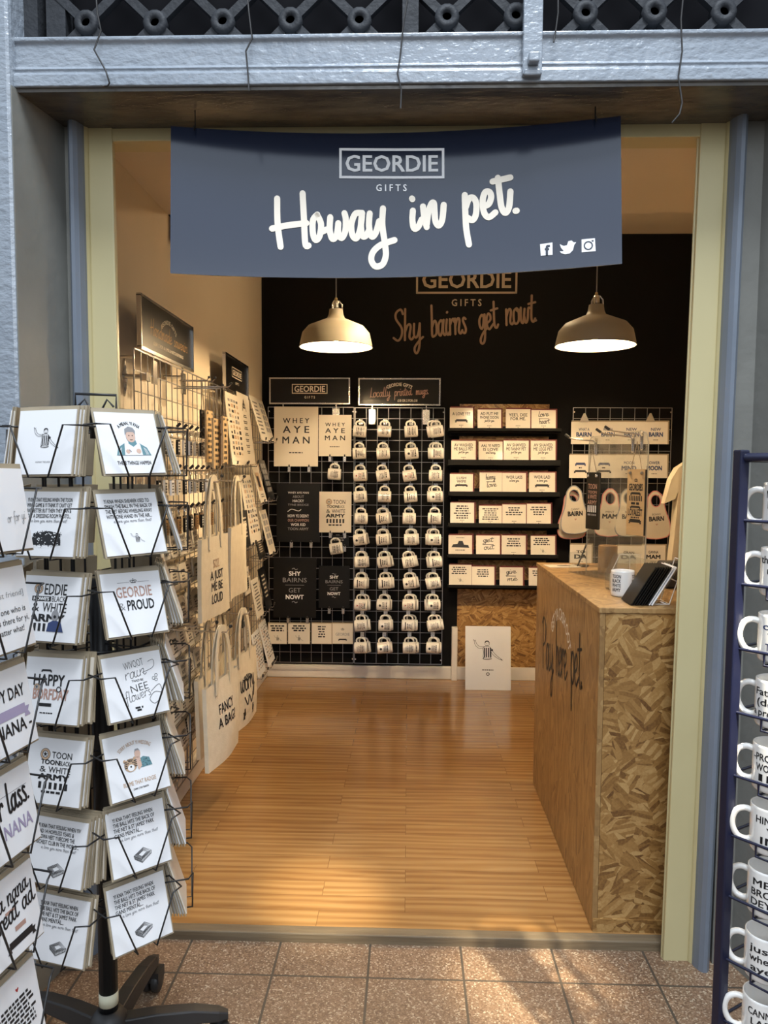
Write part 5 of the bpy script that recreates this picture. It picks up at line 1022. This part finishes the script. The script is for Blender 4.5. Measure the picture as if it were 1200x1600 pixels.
# ================================================================== CARD SPINNERS
W0 = .150
def card_front(draw, env='kraft', face='white_card'):
    """local: bottom centre at the origin, facing -Y"""
    e = MB().mat(env).box((-.075, .003, 0), (.075, .0055, .155)); c = MB().mat(face).box((-.071, 0, .004), (.071, .0028, .146))
    fr = frame((0, -.0006, .075), (1, 0, 0)); draw(c, fr, .142); return e, c
def spinner(C, base_z, lab, faces, poletop, detail=True, rot=86):
    t = thing('card_spinner', lab, 'display rack', (C[0], C[1], base_z))
    if detail:
        MB().mat('black_metal').lathe([(.0, .09), (.024, .09), (.024, poletop - .75), (.027, poletop - .75), (.027, poletop), (.0, poletop)], 18).build('pole', t)
        MB().mat('label_yellow').lathe([(.0244, .165), (.0249, .165), (.0249, .20), (.0244, .20)], 18).build('pole_sticker', t)
        MB().mat('black_plastic').lathe([(.0, .075), (.04, .075), (.05, .09), (.048, .125), (.03, .15), (.0245, .15)], 20).build('base_hub', t)
        for k in range(5):
            a = R(rot + 72 * k); d = V((math.cos(a), math.sin(a), 0)); n = V((-d.y, d.x, 0)); rings = []
            for s, wd, zt, zb in ((.03, .026, .125, .075), (.12, .025, .128, .084), (.22, .023, .122, .086), (.285, .020, .108, .080), (.31, .012, .098, .080)): rings.append([d * s + n * wd + V((0, 0, zb)), d * s + n * wd * .8 + V((0, 0, zt)), d * s - n * wd * .8 + V((0, 0, zt)), d * s - n * wd + V((0, 0, zb))])
            leg = MB().mat('black_plastic').loft(rings, smooth=False).build('base_leg', t, bevel=.004)
            m = MB().mat('black_plastic'); c = d * .285
            for s in (-1, 1): m.lathe([(.0, -.011), (.022, -.012), (.031, -.009), (.0325, 0), (.031, .009), (.022, .012), (.0, .012)], 16, M=T(c + n * s * .015 + V((0, 0, .0325))) @ Matrix.Rotation(a, 4, 'Z') @ RX(90))
            m.tube([c + V((0, 0, .03)), c + V((0, 0, .085))], .012, 8).box((-.024, -.028, .038), (.024, .028, .07), T(c) @ Matrix.Rotation(a, 4, 'Z')); m.build('caster', leg)
    zt = 1.745 - base_z; zb = .47 - base_z
    m = MB().mat('black_metal')
    for k in range(6):
        a = R(faces[0] + 60 * k); d = V((math.sin(a), -math.cos(a), 0)); n = V((d.y, -d.x, 0)) * -1
        for s in (-.018, .018): m.tube([d * .125 + n * s + V((0, 0, zb)), d * .125 + n * s + V((0, 0, zt - .06))], .0032, 6)
    for z in (zb + .02, (zb + zt) / 2, zt - .10):
        m.tube([V((.125 * math.sin(k * math.pi / 8), -.125 * math.cos(k * math.pi / 8), z)) for k in range(16)], .003, 5, closed=True)
        for k in range(3): a = R(faces[0] + 120 * k); m.tube([(0, 0, z), (.125 * math.sin(a), -.125 * math.cos(a), z)], .003, 5)
    m.build('wire_cage', t)
    m = MB().mat('black_metal').lathe([(.0, zt - .12), (.016, zt - .12), (.016, zt - .075), (.022, zt - .07), (.022, zt - .05), (.0, zt - .05)], 12)
    d = V((.93, .36, 0)) ; m.tube([d * -.048 + V((0, 0, zt - .05)), d * -.048 + V((0, 0, zt - .01)), d * .048 + V((0, 0, zt - .01)), d * .048 + V((0, 0, zt - .05))], .0035, 6)
    for s in (-1, 1): m.tube([d * s * .012 + V((0, 0, zt - .05)), d * s * .026 + V((0, 0, zt - .022)), d * s * .042 + V((0, 0, zt - .040))], .003, 5)
    m.build('top_handle', t); return t
PK = [None]
def pocket(t, M):
    if PK[0] is None:
        m = MB().mat('black_metal')
        for s in (-1, 1):
            m.tube([(s * .018, .085, .108), (s * .098, .062, .108), (s * .094, -.002, .108), (s * .066, -.013, .108), (s * .024, -.011, -.003), (s * .024, .05, -.003), (s * .018, .085, -.003)], .0021, 6)
        m.tube([(-.098, .062, .108), (-.02, .085, .108), (.02, .085, .108), (.098, .062, .108)], .0018, 5); PK[0] = o = m.build('wire_pocket', t)
    else: o = PK[0].copy(); SC.collection.objects.link(o); o.parent = t
    o.matrix_local = t.matrix_world.inverted() @ M; return o
BK = {}
def back_card(M, mat, lab, grp):
    if mat not in BK:
        m = MB().mat('kraft').box((-.075, .003, 0), (.075, .0052, .155)).mat(mat).box((-.071, 0, .004), (.071, .0028, .146)); BK[mat] = o = m.build('greeting_card')
    else: o = BK[mat].copy(); SC.collection.objects.link(o)
    o.matrix_world = M; tag(o, lab, 'card', grp)
RS = random.Random(21)
def column(t, C, ang, r, zs, designs, tilt, grp, nback, off=0, blank_lab=None):
    a = R(ang); d = V((math.sin(a), -math.cos(a), 0)); n = V((math.cos(a), math.sin(a), 0))
    for i, z in enumerate(zs):
        M0 = T(V((C[0], C[1], z)) + d * r + n * off) @ RZ(ang) @ Matrix.Scale(KS, 4); pocket(t, M0)
        roll = RS.uniform(-1.5, 1.5); Mt = M0 @ RX(-tilt)
        if designs is not None:
            lab, drw = designs[i]; o = thing('greeting_card', lab, 'card', M=Mt @ RY(roll), group=grp); e, c = card_front(drw); e.build('envelope', o); c.build('card_front', o)
        nb = nback[i] if isinstance(nback, (list, tuple)) else nback
        for b in range(nb):
            lab2 = ('kraft backed card filed behind the ' + designs[i][0].split(' card ')[0].replace('white', '').strip() + ' card ' + ' '.join(designs[i][0].split(' card ')[1].split(' ')[:6])) if designs is not None else blank_lab
            dy = (b + (1 if designs is not None else 0)) * .0068
            k = dy / .05
            back_card(M0 @ T((RS.uniform(0, .006) + b * .0022, dy + .001, 0)) @ RX(-tilt + b * 1.2) @ RY(roll + RS.uniform(-1.2, 1.2)), RS.choice(['white_card', 'white_card', 'cream_card']), lab2[:110], grp)
KS = 1.056; C1 = (-.784, -.583); r1 = .206
S1 = spinner(C1, -.03, 'black wire card spinner on a wheeled base in front of the doorway', (47, -13), 1.30)
zc = [(b_, at) for b_, at in ()]
# heights of the card bottoms, from the photograph
def zlist(px, ys_, C, ang, r):
    a = R(ang); Y = C[1] - math.cos(a) * r; return [at_y(px, y, Y).z for y in ys_]
zR = zlist(210, [742, 868, 993, 1122, 1244, 1361, 1478], C1, 47, r1); zL = zlist(78, [744, 872, 1005, 1133, 1260, 1386, 1508], C1, -13, r1)
def c_foot(m, fr, W): footballer(m, fr, .0, .06 * W, .26 * W); m.mat('grey_ink').text('HOWAY THE LADS', 0, -.32 * W, .022 * W, fr, .26 * W, .01)
def c_howe(m, fr, W):
    badge(m, fr, -.24 * W, .30 * W, .075 * W); m.mat('ink').text('EDDIE', .07 * W, .215 * W, .17 * W, fr, .40 * W, .012)
    m.rect(-.34 * W, .11 * W, .0 * W, .185 * W, fr).mat('white_print').text("HOWE'S", -.17 * W, .122 * W, .05 * W, fr, .28 * W, .05, z=.0005); m.mat('ink').text('BLACK', .14 * W, .11 * W, .085 * W, fr, .24 * W, .0)
    m.text('&', -.26 * W, -.05 * W, .14 * W, fr, .13 * W, -.01).text('WHITE', .08 * W, -.05 * W, .14 * W, fr, .43 * W, .01).text('ARMY', -.04 * W, -.20 * W, .11 * W, fr, .64 * W, .05); stripes(m, fr, -.2 * W, -.23 * W, .34 * W, .12 * W, 4)
    m.mat('blue_ink').poly([(-.02 * W, -.35 * W), (.0, -.22 * W), (.10 * W, -.17 * W), (.22 * W, -.20 * W), (.28 * W, -.35 * W)], fr, .0004); m.mat('grey_ink').disc(.11 * W, -.10 * W, .065 * W, fr, .0008, 14, .085 * W); m.mat('ink').disc(.11 * W, -.12 * W, .025 * W, fr, .0012, 8)
def c_happy(m, fr, W):
    ribbon(m, fr, -.12 * W, .30 * W, .16 * W, .03 * W); m.mat('ink').text('HAPPY', -.06 * W, .07 * W, .17 * W, fr, .56 * W, .03); m.mat('rose_ink').text('BORFDAY', -.01 * W, -.14 * W, .16 * W, fr, .64 * W, .035); badge(m, fr, -.27 * W, .04 * W, .05 * W); m.mat('ink').ring(.13 * W, .02 * W, .03 * W, .045 * W, fr, .0006).rect(-.2 * W, -.25 * W, .02 * W, -.20 * W, fr); bars(m, fr, -.06 * W, -.34 * W, .36 * W, 1, .018 * W, 0, 1)
def c_toon(m, fr, W): toon(m, fr, W * .95, W * 1.0)
def c_mean(m, fr, W): m.mat('ink').text('A MEAN, YI KNA', .02 * W, .30 * W, .055 * W, fr, .36 * W, .02, arc=.24 * W); portrait(m, fr, .02 * W, -.02 * W, .30 * W); m.mat('ink').text('THESE THINGS HAPPEN', 0, -.36 * W, .06 * W, fr, .56 * W, .015)
def c_proud(m, fr, W):
    crown(m, fr, .03 * W, .35 * W, .055 * W); m.mat('grey_ink').rect(-.24 * W, .335 * W, -.04 * W, .342 * W, fr).rect(.10 * W, .335 * W, .30 * W, .342 * W, fr); m.mat('rose_ink').text('GEORDIE', .02 * W, .10 * W, .17 * W, fr, .60 * W, .01); m.mat('ink').text('PROUD', .10 * W, -.11 * W, .16 * W, fr, .46 * W, .025); m.mat('grey_ink').text('&', -.22 * W, -.10 * W, .12 * W, fr, .11 * W, -.01)
def c_rain(m, fr, W):
    m.mat('ink').text('WIVOOT', .02 * W, .28 * W, .12 * W, fr, .34 * W, -.012, ang=.12); m.script('rain', (-.16 * W, .10 * W), (.20 * W, .15 * W), .10 * W, .008 * W, fr, smooth=4, caps=False); m.text('THAD BE', .04 * W, .055 * W, .035 * W, fr, .20 * W, .01)
    m.text('NEE', .06 * W, -.10 * W, .12 * W, fr, .30 * W, -.01, ang=.1); m.script('flowers', (-.20 * W, -.26 * W), (.24 * W, -.19 * W), .09 * W, .007 * W, fr, smooth=4, caps=False)
    m.stroke([(.24 * W, -.14 * W), (.40 * W, -.05 * W), (.42 * W, -.22 * W), (.28 * W, -.34 * W), (.20 * W, -.26 * W), (.30 * W, -.16 * W), (.44 * W, -.20 * W)], .007 * W, fr, 0, 6, False); m.stroke([(.14 * W, .18 * W), (.34 * W, .24 * W), (.36 * W, .36 * W), (.26 * W, .34 * W)], .007 * W, fr, 0, 5, False); m.ring(.32 * W, .06 * W, .02 * W, .027 * W, fr).ring(.37 * W, .10 * W, .02 * W, .027 * W, fr).ring(.36 * W, .03 * W, .02 * W, .027 * W, fr); bars(m, fr, 0, -.34 * W, .14 * W, 2, .03 * W, .01 * W, 2)
def c_sorry(m, fr, W): m.mat('tan_ink').text('SORRY ABOUT YI WEDDING', .0, .30 * W, .06 * W, fr, .56 * W, .015, arc=.42 * W); tiger_pair(m, fr, .0, .02 * W, .26 * W); m.mat('tan_ink').text('BLAME THAT RADGIE', 0, -.32 * W, .065 * W, fr, .56 * W, .015); m.mat('ink').text("CANNY L'TUN TREASON", 0, -.40 * W, .028 * W, fr, .26 * W, .02)
st = lambda m, fr, W: stadium(m, fr, .02 * W, -.26 * W, .15 * W)
F1 = ['YI KNA THAT FEELING WHEN', 'THE BALL HITS THE BACK OF', "THE NET & ST JAMES' PARK", 'GANS MENTAL...']
LD = [('white kraft-edged card with a footballer drawing, top of the left spinner column', c_foot),
      ('white card with crowd picture and four lines, second down the left spinner column', feeling(["YI KNA THAT FEELING WHEN THE TOON", "WIN A GAME & YI THINK IT CAN'T GET", 'ANY BETTER BUT THEN THEY GAN &', 'POST A DRESSING ROOM PHOTO...'], lambda m, fr, W: crowd(m, fr, 0, -.24 * W, .54 * W, .30 * W))),
      ('white card with badge, bold BLACK & WHITE and a shouting man, left spinner column', c_howe),
      ('white card with HAPPY in black over rose letters, left spinner column', c_happy),
      ('white card reading TOON ARMY with badge and stripes, left spinner column', c_toon),
      ('white card about hopeless years with a stadium drawing, left spinner column', feeling(['YI KNA THAT FEELING WHEN YIV', 'HAD 14 HOPELESS YEARS &', 'KNOWA NEET YI BECOME THE', 'RICHEST CLUB IN THE WORLD...'], st)),
      ('white card about a feeling with stadium, bottom of the left spinner column', feeling(F1, st))]
RD = [('white card with a young man portrait, top of the right spinner column', c_mean),
      ('white card with tiny footballer under four lines, second in right spinner column', feeling(['YI KNA WHEN SHEARER USED TO', 'SMASH THE BALL IN THE BACK OF', 'THE NET BEFORE WHEELING AWAY', 'WITH ONE HAND IN THE AIR...'], lambda m, fr, W: footballer(m, fr, .04 * W, -.24 * W, .12 * W))),
      ('white card with crown and the word PROUD, right spinner column', c_proud),
      ('white card with thin hand lettering and NEE, right spinner column', c_rain),
      ('white card with tiger and person drawing, right spinner column', c_sorry),
      ('white card about a feeling with stadium, sixth in right spinner column', feeling(F1, st)),
      ('white card about a feeling with stadium, bottom of right spinner column', feeling(F1, st))]
column(S1, C1, -13, r1, zL, LD, 12, 'cards on the black card spinner', [4, 4, 3, 5, 2, 8, 2])
column(S1, C1, 47, r1, zR, RD, 19, 'cards on the black card spinner', [4, 2, 2, 1, 1, 2, 3])
column(S1, C1, 107, r1, [z + .0 for z in zR], None, 17, 'cards on the far side of the spinner', [3, 2, 5, 9, 6, 9, 8], blank_lab='white card on kraft seen edge-on, right side of the black spinner')
column(S1, C1, 167, r1, zR, None, 9, 'cards on the back of the spinner', 2, blank_lab='kraft backed card on the rear of the black spinner, facing the shop')
column(S1, C1, 227, r1, zL, None, 9, 'cards on the rear left of the spinner', 2, blank_lab='kraft backed card on the rear left of the black spinner')
column(S1, C1, -73, r1, zL, None, 9, 'cards on the left side of the spinner', 3, blank_lab='kraft edged card on the left side of the black spinner, behind the nearer one')
# the nearer spinner at the left edge of the photograph
fe = at_y(50, 1000, -1.064); C2 = (fe.x - .198, -1.064 - .06)
S2 = spinner(C2, -.03, 'nearer black wire card spinner cut off by the left edge of the photo', (81, 21), 1.30, rot=122)
z2 = zlist(30, [865, 1022, 1180, 1340, 1497, 1655], C2, 81, r1)
def cl(draw): return draw
def c2a(m, fr, W): m.mat('grey_ink').script('or for yi,', (.10 * W, -.16 * W), (.44 * W, -.13 * W), .06 * W, .008 * W, fr, smooth=3)
def c2b(m, fr, W):
    m.mat('grey_ink').text('[best friend]', .12 * W, .14 * W, .07 * W, fr, .6 * W, -.005); m.mat('ink').text('the one who is', .10 * W, -.06 * W, .075 * W, fr, .62 * W, .0).text('always there for yi,', .06 * W, -.18 * W, .075 * W, fr, .78 * W, .0).text('no matter what!', .02 * W, -.30 * W, .075 * W, fr, .62 * W, .0)
def c2c(m, fr, W): m.mat('ink').text('HAPPY DAY', 0, .12 * W, .15 * W, fr, .78 * W, .02); ribbon(m, fr, .05 * W, -.04 * W, .62 * W, .12 * W, 'violet_ink'); m.mat('ink').text("- NANA -", .05 * W, -.30 * W, .16 * W, fr, .76 * W, .02)
def c2d(m, fr, W): m.mat('ink').script('wor lass.', (-.40 * W, -.02 * W), (.42 * W, .06 * W), .18 * W, .035 * W, fr); m.mat('violet_ink').text('NANA', .14 * W, -.26 * W, .17 * W, fr, .52 * W, .02); m.mat('grey_ink').rect(-.3 * W, .25 * W, .40 * W, .256 * W, fr)
def c2e(m, fr, W): m.mat('ink').script('a nana', (-.2 * W, .14 * W), (.36 * W, .2 * W), .12 * W, .022 * W, fr); m.script('great ad', (-.35 * W, -.10 * W), (.44 * W, .0), .13 * W, .026 * W, fr); m.mat('rose_ink').rect(-.1 * W, .06 * W, .1 * W, .10 * W, fr).rect(.02 * W, -.2 * W, .22 * W, -.14 * W, fr); ribbon(m, fr, .1 * W, -.32 * W, .44 * W, .09 * W)
def c2f(m, fr, W): heart(m, fr, .12 * W, .30 * W, .03 * W, 'red_ink'); bars(m, fr, .05 * W, .2 * W, .74 * W, 8, .035 * W, .022 * W, 4)
D2 = [('white card with faint script ending at its fold, top of the nearer left spinner', c2a), ('white card with a serif definition in grey, second down the nearer left spinner', c2b), ('white card with capitals around a violet ribbon, nearer left spinner', c2c), ('white card with bold script over violet capitals, nearer left spinner', c2d), ('white card with slanted script and pink marks, nearer left spinner', c2e), ('white card with a small red heart, bottom of the nearer left spinner', c2f)]
column(S2, C2, 81, r1, z2, D2, 9, 'cards on the nearer card spinner', [2, 1, 2, 2, 5, 2])
# ================================================================== NAVY MUG RACK
P0 = at_y(1141, 1150, -.98); Q0 = at_y(1155, 712, -.98)
zt = at_y(1155, 703, -.98).z; post = V((P0.x, -.98, -.03))
t = thing('mug_rack', 'navy blue wire mug rack at the right edge of the doorway', 'display rack', tuple(post)); zt = zt - post.z
u1 = V((math.cos(R(-50)), math.sin(R(-50)), 0)); u2 = V((math.cos(R(33)), math.sin(R(33)), 0)); WRK = .40; DRK = .17
m = MB().mat('navy_metal'); Mr = RZ(-50 + 45)
m.box((-.011, -.011, 0), (.011, .011, zt), RZ(20)); m.build('rack_post', t, bevel=.003)
for k, (o_, nm) in enumerate(((u1 * WRK, 'rack_post'), (u2 * DRK, 'rack_post'), (u1 * WRK + u2 * DRK, 'rack_post'))): MB().mat('navy_metal').box((-.011, -.011, 0), (.011, .011, zt), T(o_) @ RZ(-50)).build(nm, t, bevel=.003)
m = MB().mat('navy_metal')
for a_, b_ in ((V((0, 0, 0)), u1 * WRK), (u2 * DRK, u1 * WRK + u2 * DRK), (V((0, 0, 0)), u2 * DRK), (u1 * WRK, u1 * WRK + u2 * DRK)): m.tube([a_ + V((0, 0, zt - .015)), b_ + V((0, 0, zt - .015))], .009, 8)
m.build('top_rail', t)
SH = [813, 912, 1012, 1111, 1209, 1302, 1397, 1495, 1590]; MG = [(1222, 792), (1222, 895), (1220, 995), (1219, 1098), (1218, 1195), (1218, 1296), (1219, 1398), (1217, 1486), (1216, 1582)]
LB = ['plain handle', 'small print', 'blue lettering', 'serif definition print', 'bold print and bars', 'bold capitals', 'brown and black columns of print', 'swirly script', 'plain rim']
for i, (sy, (mx, my)) in enumerate(zip(SH, MG)):
    z = at_y(1150, sy, -.98).z - post.z; m = MB().mat('navy_metal')
    m.tube([V((0, 0, z)), u1 * WRK + V((0, 0, z))], .0032, 6).tube([V((0, 0, z)), u2 * DRK + V((0, 0, z))], .0032, 6).tube([u2 * DRK + V((0, 0, z)), u1 * WRK + u2 * DRK + V((0, 0, z))], .0032, 6)
    for s in (.06, .13, .25, .34): m.tube([u1 * s + V((0, 0, z)), u1 * s + V((0, 0, z - .024)), u1 * (s + .045) + V((0, 0, z - .024)), u1 * (s + .045) + V((0, 0, z))], .0026, 5).tube([u1 * s + V((0, 0, z - .024)), u1 * s + u2 * DRK + V((0, 0, z - .024)), u1 * s + u2 * DRK + V((0, 0, z))], .0026, 5)
    m.build('wire_shelf', t)
    def ptx(m, cyl, i=i):
        m.mat('blue_ink' if i == 2 else 'ink'); x0 = .088
        for k, t_ in enumerate([('NOWT', 'BUT'), ('the best', 'mam'), ('of all', 'YEM', 'TOON'), ('Father', '(def)', 'a proper'), ('-PROUD-', 'WORLD', 'III'), ('HINNY', 'Y', 'IN'), ('ME', 'BRO', 'DEY'), ('just', 'whey', 'aye'), ('CANNY', 'LAD')][i]): m.text(t_, x0 + .03, .018 - k * .02, .014, cyl, None if len(t_) < 2 else .007 * len(t_) + .02, .02)
    c = u1 * .066 + u2 * .041
    mu = mug_build(2, ptx); mu['label'] = 'white mug on the navy rack, %s level down, with %s' % (ORD[i], LB[i]); mu['group'] = 'mugs on the navy rack'
    mu.matrix_world = T(post + c + V((0, 0, z - .0205))) @ RZ(148 + (i % 3) * 8)
